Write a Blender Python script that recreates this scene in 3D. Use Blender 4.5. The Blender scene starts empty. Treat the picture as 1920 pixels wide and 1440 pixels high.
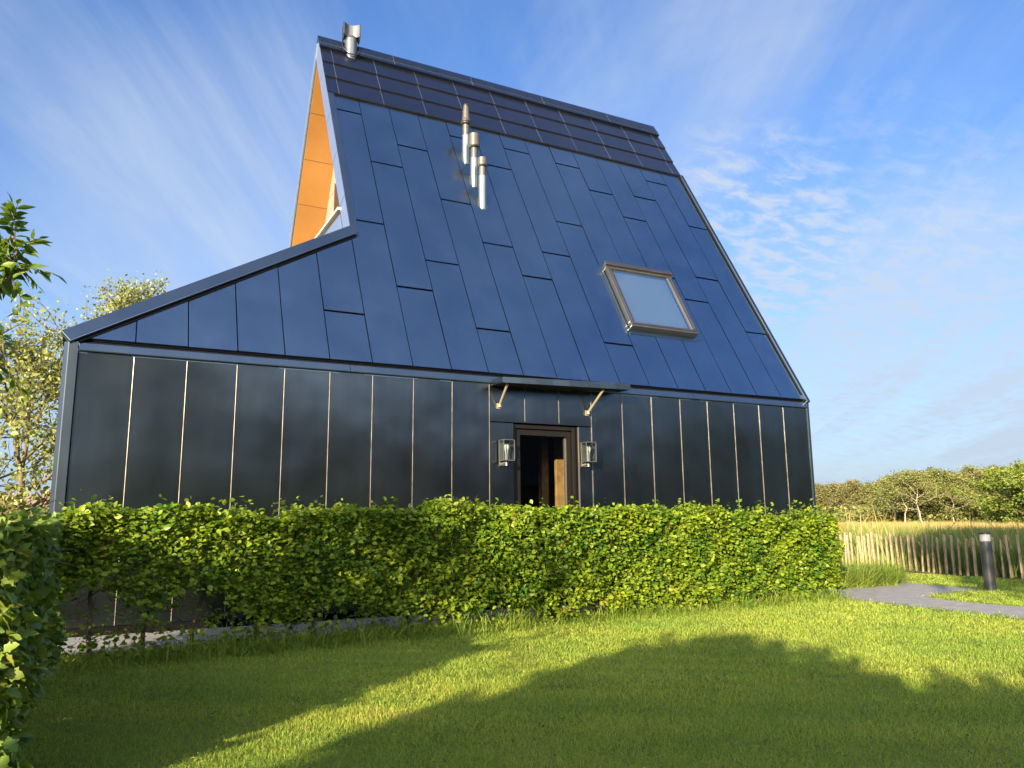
import bpy, math, random
import numpy as np
from mathutils import Vector, Matrix, Euler

SC = bpy.context.scene
COL = SC.collection
RAD = np.radians
# ------------------------------------------------------------------ camera
CAM_LOC = Vector((0.356, -9.565, 1.1485))
CAM_ROT = Euler((1.7434, 0.0091, -0.4753), 'XYZ')
FPX = 1470.65                                  # focal length in photo pixels (1920 wide)
cam_d = bpy.data.cameras.new('camera')
cam_d.sensor_width = 36.0
cam_d.lens = FPX / 1920 * 36
cam_d.clip_start = 0.05
cam_d.clip_end = 3000
cam = bpy.data.objects.new('camera', cam_d)
cam.location = CAM_LOC
cam.rotation_euler = CAM_ROT
COL.objects.link(cam)
SC.camera = cam
CM = CAM_ROT.to_matrix()

def at_depth(px, py, D):
    return CAM_LOC + CM @ Vector(((px - 960) / FPX * D, -(py - 720) / FPX * D, -D))

def on_ground(px, D, z=0.0):
    """ground point under photo column px at camera distance D"""
    v = CM @ Vector(((px - 960) / FPX, 0, -1))
    v.z = 0
    v.normalize()
    p = CAM_LOC + v * D
    return Vector((p.x, p.y, z))

# ------------------------------------------------------------------ light
SUN_EL = 14.0
TO_SUN = Vector((-0.766 * math.cos(RAD(SUN_EL)), -0.643 * math.cos(RAD(SUN_EL)), math.sin(RAD(SUN_EL))))
SUN_ROT = math.atan2(-0.766, -0.643)
sl = bpy.data.lights.new('sun', 'SUN')
sl.energy = 5.0
sl.color = (1.0, 0.80, 0.53)
sl.angle = RAD(0.55)
so = bpy.data.objects.new('sun', sl)
so.rotation_euler = (-TO_SUN).to_track_quat('-Z', 'Y').to_euler()
so.location = (-20, -20, 15)
COL.objects.link(so)

W = bpy.data.worlds.new('World')
SC.world = W
W.use_nodes = True
SC.view_settings.view_transform = 'Standard'
SC.view_settings.look = 'None'
SC.view_settings.exposure = 1.9
SC.view_settings.gamma = 1.0

class NT:
    def __init__(s, tree):
        s.t = tree
        s.n = tree.nodes
        s.l = tree.links
    def node(s, typ, **kw):
        nd = s.n.new(typ)
        for k, v in kw.items():
            if k.startswith('i_'):
                key = k[2:]
                key = int(key) if key.isdigit() else key
                s.put(nd.inputs[key], v)
            else:
                setattr(nd, k, v)
        return nd
    def put(s, sock, v):
        if hasattr(v, 'is_output') or isinstance(v, bpy.types.NodeSocket):
            s.l.new(v, sock)
        else:
            sock.default_value = v
    def math(s, op, a, b=0.0, c=0.0, clamp=False):
        nd = s.n.new('ShaderNodeMath')
        nd.operation = op
        nd.use_clamp = clamp
        s.put(nd.inputs[0], a)
        s.put(nd.inputs[1], b)
        if op in ('MULTIPLY_ADD', 'SMOOTHSTEP'):
            s.put(nd.inputs[2], c)
        return nd.outputs[0]
    def vmath(s, op, a, b=(0, 0, 0)):
        nd = s.n.new('ShaderNodeVectorMath')
        nd.operation = op
        s.put(nd.inputs[0], a)
        if op != 'NORMALIZE':
            s.put(nd.inputs[1], b)
        return nd
    def mix(s, f, a, b, blend='MIX'):
        nd = s.n.new('ShaderNodeMix')
        nd.data_type = 'RGBA'
        nd.blend_type = blend
        s.put(nd.inputs[0], f)
        s.put(nd.inputs[6], a)
        s.put(nd.inputs[7], b)
        return nd.outputs[2]
    def ramp(s, f, stops):
        nd = s.n.new('ShaderNodeValToRGB')
        s.l.new(f, nd.inputs[0])
        e = nd.color_ramp.elements
        while len(e) < len(stops):
            e.new(0.5)
        for el, (p, c) in zip(e, stops):
            el.position = p
            el.color = c if len(c) == 4 else (*c, 1)
        return nd.outputs[0]
    def noise(s, vec, scale, detail=4, rough=0.55, dist=0.0):
        nd = s.n.new('ShaderNodeTexNoise')
        if vec is not None:
            s.l.new(vec, nd.inputs['Vector'])
        nd.inputs['Scale'].default_value = scale
        nd.inputs['Detail'].default_value = detail
        nd.inputs['Roughness'].default_value = rough
        nd.inputs['Distortion'].default_value = dist
        return nd.outputs['Fac']

# ---- world: physical sky plus thin cirrus
wt = NT(W.node_tree)
bg = W.node_tree.nodes['Background']
sky = wt.node('ShaderNodeTexSky', sky_type='NISHITA', sun_disc=False)
sky.sun_elevation = RAD(SUN_EL)
sky.sun_rotation = SUN_ROT
sky.air_density = 1.0
sky.dust_density = 0.6
sky.ozone_density = 3.0
tc = wt.node('ShaderNodeTexCoord')
gen = tc.outputs['Generated']
sep = wt.node('ShaderNodeSeparateXYZ')
wt.l.new(gen, sep.inputs[0])
zc = wt.math('MAXIMUM', sep.outputs[2], 0.0)
den = wt.math('ADD', zc, 0.12)
u = wt.math('DIVIDE', sep.outputs[0], den)
v = wt.math('DIVIDE', sep.outputs[1], den)
comb = wt.node('ShaderNodeCombineXYZ')
wt.l.new(u, comb.inputs[0])
wt.l.new(v, comb.inputs[1])
def streak(rotz, sx, sy, scale, dist, off):
    mp = wt.node('ShaderNodeMapping')
    mp.inputs['Rotation'].default_value = (0, 0, RAD(rotz))
    mp.inputs['Scale'].default_value = (sx, sy, 1)
    mp.inputs['Location'].default_value = off
    wt.l.new(comb.outputs[0], mp.inputs[0])
    return wt.noise(mp.outputs[0], scale, 7, 0.58, dist)
def cirrus(az, along, across, dist, off):
    mp = wt.node('ShaderNodeMapping', vector_type='TEXTURE')
    mp.inputs['Rotation'].default_value = (0, 0, RAD(90 - az))
    mp.inputs['Scale'].default_value = (1 / along, 1 / across, 1)
    mp.inputs['Location'].default_value = off
    wt.l.new(comb.outputs[0], mp.inputs[0])
    return wt.noise(mp.outputs[0], 1.0, 8, 0.62, dist)
wisps = cirrus(31, 0.26, 1.7, 0.7, (0.4, 0.9, 0))
wisps2 = cirrus(14, 0.45, 1.2, 1.0, (2.7, 1.4, 0))
w1 = wt.node('ShaderNodeMapRange', clamp=True, interpolation_type='SMOOTHSTEP')
wt.l.new(wisps, w1.inputs[0]); w1.inputs[1].default_value = 0.40; w1.inputs[2].default_value = 0.78
w2 = wt.node('ShaderNodeMapRange', clamp=True, interpolation_type='SMOOTHSTEP')
wt.l.new(wisps2, w2.inputs[0]); w2.inputs[1].default_value = 0.46; w2.inputs[2].default_value = 0.82
soft = wt.math('MULTIPLY_ADD', w2.outputs[0], 0.55, wt.math('MULTIPLY', w1.outputs[0], 0.6))
# rippled patch of small clouds above the right gable, and a veil low on the left
def lobe(px, py, width):
    d = (CM @ Vector(((px - 960) / FPX, -(py - 720) / FPX, -1))).normalized()
    dt = wt.vmath('DOT_PRODUCT', gen, tuple(d)).outputs['Value']
    m = wt.node('ShaderNodeMapRange', clamp=True, interpolation_type='SMOOTHSTEP')
    wt.l.new(dt, m.inputs[0])
    m.inputs[1].default_value = math.cos(RAD(width))
    m.inputs[2].default_value = 1.0
    return m.outputs[0]
rip = streak(-25, 3.0, 5.2, 3.2, 0.35, (1.3, 5.0, 0))
r1 = wt.node('ShaderNodeMapRange', clamp=True, interpolation_type='SMOOTHSTEP')
wt.l.new(rip, r1.inputs[0]); r1.inputs[1].default_value = 0.40; r1.inputs[2].default_value = 0.72
patch = wt.math('MULTIPLY', r1.outputs[0], wt.math('ADD', lobe(1390, 440, 9), wt.math('MULTIPLY', lobe(1640, 560, 16), 0.55)))
veil = wt.math('MULTIPLY', wt.math('ADD', lobe(430, 430, 16), wt.math('MULTIPLY', lobe(1750, 740, 17), 1.0)), wt.math('MULTIPLY_ADD', wisps, 1.3, 0.0))
low = wt.math('POWER', wt.math('SUBTRACT', 1.0, zc, clamp=True), 5.0)
amount = wt.math('ADD', wt.math('MULTIPLY', soft, wt.math('MULTIPLY_ADD', low, 0.6, 0.72)), wt.math('MULTIPLY', patch, 0.72))
amount = wt.math('ADD', amount, wt.math('MULTIPLY', veil, 0.55))
amount = wt.math('ADD', amount, wt.math('MULTIPLY', low, 0.10), clamp=True)
hs = wt.node('ShaderNodeHueSaturation')
hs.inputs['Saturation'].default_value = 1.12
hs.inputs['Hue'].default_value = 0.5
hs.inputs['Value'].default_value = 1.0
wt.l.new(sky.outputs[0], hs.inputs['Color'])
cloudcol = wt.mix(low, (1.95, 2.25, 2.65, 1), (1.6, 1.95, 2.4, 1))
toned = wt.mix(1.0, hs.outputs[0], (0.70, 0.69, 0.83, 1), 'MULTIPLY')
toned = wt.mix(wt.math('MULTIPLY', low, 0.9), toned, (1.22, 1.62, 2.05, 1))
# bright band added to the unseen sky on the sun's side, lifting the shade
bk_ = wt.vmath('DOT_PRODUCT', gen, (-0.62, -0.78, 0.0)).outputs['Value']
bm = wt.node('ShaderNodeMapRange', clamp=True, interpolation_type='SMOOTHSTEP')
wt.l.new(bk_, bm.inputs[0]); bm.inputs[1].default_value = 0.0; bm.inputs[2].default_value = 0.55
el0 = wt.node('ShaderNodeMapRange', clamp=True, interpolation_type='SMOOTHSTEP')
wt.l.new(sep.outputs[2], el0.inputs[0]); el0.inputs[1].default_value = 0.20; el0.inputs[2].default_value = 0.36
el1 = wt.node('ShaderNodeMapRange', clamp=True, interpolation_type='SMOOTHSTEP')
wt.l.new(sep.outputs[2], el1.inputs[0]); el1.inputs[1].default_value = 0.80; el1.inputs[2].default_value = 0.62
fill_glow = wt.math('MULTIPLY', wt.math('MULTIPLY', bm.outputs[0], el0.outputs[0]), wt.math('MULTIPLY', el1.outputs[0], wt.math('MULTIPLY_ADD', wisps2, 1.0, 0.25)), clamp=True)
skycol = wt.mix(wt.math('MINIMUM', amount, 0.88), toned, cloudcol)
skycol = wt.mix(fill_glow, skycol, (16.0, 15.8, 15.4, 1))
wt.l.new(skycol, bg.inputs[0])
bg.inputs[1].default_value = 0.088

# ------------------------------------------------------------------ mesh helpers
class MB:
    """collects verts and faces; build() links them as ONE mesh object"""
    def __init__(s):
        s.v = []; s.f = []; s.m = []; s.sm = []
    def add(s, vs, fs, mat=0, smooth=False):
        o = len(s.v)
        s.v += [tuple(p) for p in vs]
        for f in fs:
            s.f.append(tuple(i + o for i in f)); s.m.append(mat); s.sm.append(smooth)
    def box(s, x0, x1, y0, y1, z0, z1, mat=0, M=None):
        vs = [Vector((x, y, z)) for z in (z0, z1) for y in (y0, y1) for x in (x0, x1)]
        if M is not None:
            vs = [M(q) if callable(M) else M @ q for q in vs]
        s.add(vs, [(0, 2, 3, 1), (4, 5, 7, 6), (0, 1, 5, 4), (2, 6, 7, 3), (0, 4, 6, 2), (1, 3, 7, 5)], mat)
    def prism(s, bottom, top, mat=0):
        n = len(bottom)
        s.add(list(bottom) + list(top), [tuple(range(n))[::-1], tuple(range(n, 2 * n))] +
              [(i, (i + 1) % n, n + (i + 1) % n, n + i) for i in range(n)], mat)
    def tube(s, pts, rad, seg=8, mat=0, cap=True, smooth=True):
        pts = [Vector(p) for p in pts]
        if not hasattr(rad, '__len__'):
            rad = [rad] * len(pts)
        rings = []; n = len(pts)
        t0 = (pts[1] - pts[0]).normalized()
        ref = Vector((0, 0, 1)) if abs(t0.z) < 0.9 else Vector((1, 0, 0))
        a = t0.cross(ref).normalized()
        vs = []
        for i, p in enumerate(pts):
            t = (pts[min(i + 1, n - 1)] - pts[max(i - 1, 0)])
            t = t.normalized() if t.length > 1e-9 else t0
            a = (a - t * a.dot(t))
            a = a.normalized() if a.length > 1e-6 else t.orthogonal().normalized()
            b = t.cross(a)
            for k in range(seg):
                an = 2 * math.pi * k / seg
                vs.append(p + (a * math.cos(an) + b * math.sin(an)) * rad[i])
        fs = [(i * seg + k, i * seg + (k + 1) % seg, (i + 1) * seg + (k + 1) % seg, (i + 1) * seg + k)
              for i in range(n - 1) for k in range(seg)]
        s.add(vs, fs, mat, smooth)
        if cap:
            s.add(vs[:seg], [tuple(range(seg))[::-1]], mat)
            s.add(vs[-seg:], [tuple(range(seg))], mat)
    def lathe(s, c, prof, seg=24, mat=0):
        """prof: (radius, z) pairs about a vertical axis through c; sharp between doubled rows"""
        c = Vector(c)
        for (r0, z0), (r1, z1) in zip(prof[:-1], prof[1:]):
            vs = []
            for r, z in ((r0, z0), (r1, z1)):
                for k in range(seg):
                    an = 2 * math.pi * k / seg
                    vs.append(c + Vector((r * math.cos(an), r * math.sin(an), z)))
            s.add(vs, [(k, (k + 1) % seg, seg + (k + 1) % seg, seg + k) for k in range(seg)], mat, True)
    def build(s, name, mats, parent=None, bevel=0.0):
        me = bpy.data.meshes.new(name)
        off = ORIGIN.get(parent.name, Vector()) if parent else Vector()
        me.from_pydata([(x - off.x, y - off.y, z - off.z) for x, y, z in s.v], [], s.f)
        mats = mats if isinstance(mats, (list, tuple)) else [mats]
        for m in mats:
            me.materials.append(m)
        me.polygons.foreach_set('material_index', s.m)
        me.polygons.foreach_set('use_smooth', s.sm)
        me.update()
        o = bpy.data.objects.new(name, me)
        COL.objects.link(o)
        if parent:
            o.parent = parent
            ORIGIN[o.name] = off
        if bevel:
            b = o.modifiers.new('bevel', 'BEVEL')
            b.width = bevel; b.segments = 2; b.limit_method = 'ANGLE'; b.angle_limit = RAD(40)
        return o

ORIGIN = {}
def tag(o, label=None, cat=None, group=None, kind=None):
    for k, val in (('label', label), ('category', cat), ('group', group), ('kind', kind)):
        if val:
            o[k] = val
    return o
def thing(name, label, cat, loc=(0, 0, 0), group=None):
    o = bpy.data.objects.new(name, None)
    o.empty_display_size = 0.2
    o.location = loc
    COL.objects.link(o)
    ORIGIN[o.name] = Vector(loc)
    return tag(o, label, cat, group)

def np_mesh(name, V, F, mat, parent=None, tint=None, smooth=False, sides=None, matidx=None):
    """V (n,3); F list of (m,k) int arrays"""
    me = bpy.data.meshes.new(name)
    off = ORIGIN.get(parent.name, Vector()) if parent else Vector()
    V = np.asarray(V, np.float32) - np.array(off, np.float32)
    me.vertices.add(len(V))
    me.vertices.foreach_set('co', V.ravel())
    F = F if isinstance(F, list) else [F]
    loops = np.concatenate([f.ravel() for f in F]).astype(np.int32)
    tot = np.concatenate([np.full(len(f), f.shape[1], np.int32) for f in F])
    me.loops.add(len(loops))
    me.loops.foreach_set('vertex_index', loops)
    me.polygons.add(len(tot))
    me.polygons.foreach_set('loop_start', np.concatenate([[0], np.cumsum(tot)[:-1]]).astype(np.int32))
    if smooth:
        me.polygons.foreach_set('use_smooth', np.ones(len(tot), bool))
    mats = mat if isinstance(mat, (list, tuple)) else [mat]
    for m in mats:
        me.materials.append(m)
    if matidx is not None:
        me.polygons.foreach_set('material_index', np.asarray(matidx, np.int32))
    if tint is not None:
        a = me.attributes.new('tint', 'FLOAT', 'POINT')
        a.data.foreach_set('value', np.asarray(tint, np.float32))
    me.update(calc_edges=True)
    me.validate()
    o = bpy.data.objects.new(name, me)
    COL.objects.link(o)
    if parent:
        o.parent = parent
        ORIGIN[o.name] = off
    return o

# leaf outlines: (along, across) ; fan from a point on the midrib
OVATE = [(0, 0), (0.22, 0.27), (0.5, 0.36), (0.78, 0.22), (1, 0), (0.78, -0.22), (0.5, -0.36), (0.22, -0.27)]
LANCE = [(0, 0), (0.2, 0.12), (0.42, 0.17), (0.72, 0.10), (1, 0), (0.72, -0.10), (0.42, -0.17), (0.2, -0.12)]
MAPLE = [(0, 0), (0.04, 0.30), (0.26, 0.28), (0.50, 0.45), (0.56, 0.27), (0.76, 0.24), (1, 0), (0.76, -0.24), (0.56, -0.27), (0.50, -0.45), (0.26, -0.28), (0.04, -0.30)]
DIAM = [(0, 0), (0.45, 0.34), (1, 0), (0.45, -0.34)]
def unit(a):
    return a / np.maximum(np.linalg.norm(a, axis=1, keepdims=True), 1e-9)
def leaf_mesh(pos, axis, nrm, size, tint, outline, fold=0.18, rng=None):
    n = len(pos)
    axis = unit(axis)
    nrm = nrm - axis * (nrm * axis).sum(1, keepdims=True)
    nrm = unit(nrm)
    side = np.cross(axis, nrm)
    ol = np.array(outline)
    k = len(ol)
    droop = (rng.random(n) * 0.35)[:, None, None] if rng is not None else 0.15
    size = size[:, None, None]
    A = ol[None, :, 0:1]; B = ol[None, :, 1:2]
    P = pos[:, None] + size * (A * axis[:, None] + B * side[:, None] + (np.abs(B) * fold * 2 - droop * A * A) * nrm[:, None])
    if k == 4:
        V = P.reshape(-1, 3)
        b = (np.arange(n) * 4)[:, None]
        F = np.concatenate([b + np.array([[0, 1, 2]]), b + np.array([[0, 2, 3]])])
        return V, F, np.repeat(tint, 4)
    C = pos[:, None] + size * (0.5 * axis[:, None] - droop * 0.25 * nrm[:, None])
    V = np.concatenate([C, P], 1).reshape(-1, 3)
    b = (np.arange(n) * (k + 1))[:, None]
    F = np.concatenate([b + np.array([[0, 1 + i, 1 + (i + 1) % k]]) for i in range(k)])
    return V, F, np.repeat(tint, k + 1)

def blades_mesh(pos, h, w, rng, lean=0.5, tint=None, leandir=None):
    """grass blades: 5 verts, a quad and a triangle"""
    n = len(pos)
    an = rng.random(n) * 2 * math.pi
    d = np.stack([np.cos(an), np.sin(an), np.zeros(n)], 1)
    la = rng.random(n) * 2 * math.pi
    ld = np.stack([np.cos(la), np.sin(la), np.zeros(n)], 1)
    if leandir is not None:
        ld = unit(ld + np.array(leandir))
    ln = (rng.random(n) * lean)[:, None]
    h = h[:, None]; w = w[:, None]
    up = np.array([[0, 0, 1.0]])
    p1 = pos + up * h * 0.55 + ld * h * ln * 0.35
    p2 = pos + up * h * (1 - 0.3 * ln) + ld * h * ln * 1.0
    V = np.stack([pos - d * w / 2, pos + d * w / 2, p1 + d * w * 0.42, p1 - d * w * 0.42, p2], 1).reshape(-1, 3)
    b = (np.arange(n) * 5)[:, None]
    F = [b + np.array([[0, 1, 2, 3]]), b + np.array([[3, 2, 4]])]
    T = np.repeat(rng.random(n) if tint is None else tint, 5)
    return V, F, T

# ------------------------------------------------------------------ materials
def mat(name, color=(0.5, 0.5, 0.5), rough=0.5, metal=0.0, spec=0.5, var=0.0, vscale=3.0, bump=0.0, bscale=20.0, coat=0.0, noise_col=None):
    m = bpy.data.materials.new(name)
    m.use_nodes = True
    t = NT(m.node_tree)
    b = m.node_tree.nodes['Principled BSDF']
    b.inputs['Base Color'].default_value = (*color, 1)
    b.inputs['Roughness'].default_value = rough
    b.inputs['Metallic'].default_value = metal
    b.inputs['Specular IOR Level'].default_value = spec
    b.inputs['Coat Weight'].default_value = coat
    co = t.node('ShaderNodeTexCoord').outputs['Object']
    if var or noise_col:
        f = t.noise(co, vscale, 6, 0.6)
        dark = noise_col or tuple(c * (1 - var) for c in color)
        lite = tuple(min(1, c * (1 + var)) for c in color)
        t.l.new(t.ramp(f, [(0.3, dark), (0.7, lite)]), b.inputs['Base Color'])
    if bump:
        bp = t.node('ShaderNodeBump')
        bp.inputs['Distance'].default_value = bump
        bp.inputs['Strength'].default_value = 1.0
        t.l.new(t.noise(co, bscale, 3, 0.5), bp.inputs['Height'])
        t.l.new(bp.outputs[0], b.inputs['Normal'])
    return m

def panel_mat(name, base, metal, rough, wav, wscale, var=0.12, spots=True, spec=0.5, streak=0.10):
    """painted sheet metal: slight waviness, faint streaky grime, tiny droppings"""
    m = bpy.data.materials.new(name)
    m.use_nodes = True
    t = NT(m.node_tree)
    b = m.node_tree.nodes['Principled BSDF']
    co = t.node('ShaderNodeTexCoord').outputs['Object']
    mp = t.node('ShaderNodeMapping')
    mp.inputs['Scale'].default_value = (9, 9, 0.7)
    t.l.new(co, mp.inputs[0])
    st = t.noise(mp.outputs[0], 1.0, 5, 0.6)
    cl = t.noise(co, 1.7, 4, 0.6)
    f = t.math('MULTIPLY_ADD', st, 0.5, t.math('MULTIPLY', cl, 0.5))
    col = t.ramp(f, [(0.35, tuple(c * (1 - var) for c in base)), (0.65, tuple(c * (1 + var) for c in base))])
    if spots:
        vo = t.node('ShaderNodeTexVoronoi', i_Scale=1.9)
        t.l.new(co, vo.inputs['Vector'])
        sp = t.math('LESS_THAN', vo.outputs['Distance'], 0.018)
        col = t.mix(sp, col, (0.35, 0.35, 0.33, 1))
    t.l.new(col, b.inputs['Base Color'])
    b.inputs['Metallic'].default_value = metal
    b.inputs['Specular IOR Level'].default_value = spec
    rr = t.math('MULTIPLY_ADD', cl, streak, rough - streak / 2)
    t.l.new(rr, b.inputs['Roughness'])
    bp = t.node('ShaderNodeBump')
    bp.inputs['Distance'].default_value = wav
    t.l.new(t.noise(co, wscale, 2, 0.4), bp.inputs['Height'])
    t.l.new(bp.outputs[0], b.inputs['Normal'])
    return m

def leaf_mat(name, lo, hi, trans=0.35, dry=None, rough=0.45, vscale=0.8, spec=0.35, gain=1.0):
    """leaf colour varies per leaf (tint) and per branch region (noise)"""
    m = bpy.data.materials.new(name)
    m.use_nodes = True
    t = NT(m.node_tree)
    b = m.node_tree.nodes['Principled BSDF']
    at = t.node('ShaderNodeAttribute', attribute_name='tint')
    co = t.node('ShaderNodeTexCoord').outputs['Object']
    nz = t.noise(co, vscale, 5, 0.65)
    f = t.math('MULTIPLY_ADD', at.outputs['Fac'], 0.60, t.math('MULTIPLY_ADD', nz, 1.15, -0.37), clamp=True)
    stops = [(0.12, lo), (0.85, hi)]
    if dry:
        stops.append((0.965, dry))
    col = t.ramp(f, stops)
    t.l.new(col, b.inputs['Base Color'])
    b.inputs['Roughness'].default_value = rough
    b.inputs['Specular IOR Level'].default_value = spec
    tr = t.node('ShaderNodeBsdfTranslucent')
    t.l.new(t.mix(1.0, col, (1.25 * gain, 1.15 * gain, 0.55 * gain, 1), 'MULTIPLY'), tr.inputs[0])
    mx = t.node('ShaderNodeMixShader', i_0=trans)
    t.l.new(b.outputs[0], mx.inputs[1])
    t.l.new(tr.outputs[0], mx.inputs[2])
    t.l.new(mx.outputs[0], m.node_tree.nodes['Material Output'].inputs['Surface'])
    return m

def glass_mat(name, refl_tint, transp, rough=0.02, boost=0.12):
    m = bpy.data.materials.new(name)
    m.use_nodes = True
    t = NT(m.node_tree)
    m.node_tree.nodes.remove(m.node_tree.nodes['Principled BSDF'])
    tr = t.node('ShaderNodeBsdfTransparent')
    tr.inputs[0].default_value = (*transp, 1)
    gl = t.node('ShaderNodeBsdfGlossy')
    gl.inputs[0].default_value = (*refl_tint, 1)
    gl.inputs['Roughness'].default_value = rough
    fr = t.node('ShaderNodeFresnel', i_IOR=1.5)
    f = t.math('ADD', fr.outputs[0], boost, clamp=True)
    geo = t.node('ShaderNodeNewGeometry')
    f = t.math('MULTIPLY', f, t.math('SUBTRACT', 1.0, geo.outputs['Backfacing']))
    mx = t.node('ShaderNodeMixShader')
    t.l.new(f, mx.inputs[0]); t.l.new(tr.outputs[0], mx.inputs[1]); t.l.new(gl.outputs[0], mx.inputs[2])
    t.l.new(mx.outputs[0], m.node_tree.nodes['Material Output'].inputs['Surface'])
    return m

M = {}
M['wall'] = panel_mat('wall_sheet_metal', (0.085, 0.103, 0.118), 0.98, 0.23, 0.030, 0.9)
M['roof'] = panel_mat('roof_sheet_metal', (0.335, 0.435, 0.515), 1.0, 0.24, 0.006, 0.8, var=0.06)
M['trim'] = panel_mat('trim_sheet_metal', (0.17, 0.235, 0.31), 0.97, 0.30, 0.0015, 1.2, var=0.05, spots=False)
M['trim_dark'] = panel_mat('dark_trim_sheet_metal', (0.12, 0.15, 0.18), 0.97, 0.30, 0.0015, 1.2, var=0.06, spots=False)
M['gap'] = mat('black_gap', (0.002, 0.002, 0.003), 0.7, spec=0.1)
M['solar'] = panel_mat('solar_tile_glass', (0.13, 0.15, 0.205), 0.97, 0.24, 0.002, 1.3, var=0.05, spots=False)
M['solar_edge'] = mat('solar_tile_edge', (0.012, 0.011, 0.012), 0.5, 0.0)
M['solar_joint'] = mat('aluminium_joint', (0.42, 0.43, 0.45), 0.4, 0.9)
M['fascia'] = mat('pale_fascia_metal', (0.55, 0.63, 0.75), 0.28, 0.88, var=0.05, bump=0.002, bscale=2)
M['seam'] = mat('aluminium_seam', (0.24, 0.215, 0.19), 0.35, 0.75, var=0.45, vscale=6)
M['soffit'] = mat('orange_soffit_board', (0.245, 0.118, 0.03), 0.36, 0.0, var=0.10, vscale=1.5)
M['soffit_gap'] = mat('soffit_joint', (0.20, 0.08, 0.02), 0.6)
M['gable'] = mat('pale_gable_panel', (0.42, 0.36, 0.34), 0.22, 0.35, var=0.04)
M['white_cap'] = mat('white_metal_cap', (0.5, 0.48, 0.45), 0.4, 0.2)
M['bronze'] = mat('dark_window_frame', (0.03, 0.022, 0.018), 0.4)
M['alu'] = mat('grey_brown_aluminium', (0.17, 0.16, 0.155), 0.3, 0.9, var=0.12, vscale=4)
M['pipe_low'] = mat('pale_painted_pipe', (0.20, 0.225, 0.225), 0.26, 0.85, var=0.06)
M['pipe_up'] = mat('brown_grey_pipe', (0.085, 0.078, 0.072), 0.42, 0.4, var=0.15, vscale=7)
M['black'] = mat('black_rubber', (0.012, 0.012, 0.013), 0.5)
M['steel'] = mat('galvanised_steel', (0.13, 0.135, 0.14), 0.3, 0.7, var=0.1)
M['canopy'] = panel_mat('canopy_sheet_metal', (0.08, 0.10, 0.115), 0.97, 0.28, 0.006, 3.0, spots=False)
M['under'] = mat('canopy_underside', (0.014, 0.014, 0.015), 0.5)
M['bracket'] = mat('cream_bracket_metal', (0.23, 0.195, 0.14), 0.4, 0.3, var=0.1)
M['door'] = mat('dark_brown_door', (0.006, 0.0055, 0.0055), 0.5, 0.0, spec=0.2, var=0.2, vscale=5)
M['door_edge'] = mat('door_edge_metal', (0.28, 0.25, 0.22), 0.3, 0.8)
M['room'] = mat('dark_room', (0.05, 0.04, 0.035), 0.7, var=0.2)
M['wood'] = mat('oak_post', (0.26, 0.145, 0.058), 0.5, var=0.35, vscale=9)
M['boards'] = mat('dark_boards', (0.10, 0.055, 0.03), 0.6, var=0.4, vscale=7)
M['glass'] = glass_mat('window_glass', (0.9, 0.95, 1.0), (0.86, 0.9, 0.88), boost=0.02)
M['roof_glass'] = glass_mat('skylight_glass', (0.95, 1.0, 1.0), (0.75, 0.82, 0.85), 0.03, boost=0.66)
M['lamp_glass'] = glass_mat('lamp_glass', (0.9, 0.95, 1.0), (0.9, 0.93, 0.93), boost=0.0)
M['lamp_frame'] = mat('lamp_metal', (0.16, 0.165, 0.165), 0.35, 0.8, var=0.1)
M['lamp_edge'] = mat('lamp_bare_metal', (0.33, 0.32, 0.29), 0.3, 0.8)
M['bulb'] = mat('white_bulb', (0.36, 0.36, 0.34), 0.3)
M['bollard'] = mat('charcoal_bollard', (0.045, 0.05, 0.058), 0.42, 0.2, var=0.08)
M['opal'] = mat('opal_diffuser', (0.26, 0.28, 0.30), 0.25, var=0.06, vscale=12)
M['paving'] = mat('grey_concrete', (0.20, 0.20, 0.21), 0.85, var=0.22, vscale=5, bump=0.004, bscale=180)
M['picket'] = mat('weathered_chestnut', (0.30, 0.235, 0.15), 0.75, var=0.35, vscale=9, bump=0.003, bscale=40)
M['wire'] = mat('fence_wire', (0.2, 0.19, 0.18), 0.5, 0.8)
M['bark'] = mat('pale_bark', (0.11, 0.088, 0.06), 0.85, var=0.35, vscale=6)
M['bark_dark'] = mat('brown_bark', (0.13, 0.095, 0.06), 0.85, var=0.35, vscale=8)
M['bark_white'] = mat('bleached_bark', (0.30, 0.25, 0.18), 0.8, var=0.25, vscale=3)
M['beech'] = leaf_mat('beech_leaf', (0.026, 0.105, 0.014), (0.255, 0.335, 0.024), 0.42, dry=(0.21, 0.14, 0.035), rough=0.42, spec=0.3, vscale=1.6)
M['maple'] = leaf_mat('maple_leaf', (0.045, 0.115, 0.030), (0.19, 0.27, 0.045), 0.40, dry=(0.26, 0.17, 0.05))
M['ash'] = leaf_mat('ash_leaf', (0.045, 0.10, 0.016), (0.14, 0.23, 0.028), 0.40)
M['spring'] = leaf_mat('spring_leaf', (0.16, 0.205, 0.055), (0.29, 0.31, 0.11), 0.35, vscale=0.5)
M['wood_leaf'] = leaf_mat('woodland_leaf', (0.10, 0.125, 0.034), (0.20, 0.21, 0.062), 0.25, vscale=0.12)
M['wood_brown'] = leaf_mat('twiggy_crown', (0.12, 0.125, 0.045), (0.21, 0.195, 0.075), 0.25, vscale=0.12)
M['wood_green'] = leaf_mat('fresh_leaf', (0.09, 0.145, 0.022), (0.21, 0.26, 0.04), 0.3, vscale=0.3)
M['grass'] = leaf_mat('lawn_blade', (0.115, 0.265, 0.040), (0.375, 0.435, 0.060), 0.45, dry=(0.58, 0.49, 0.20), rough=0.5, vscale=0.55)
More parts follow.
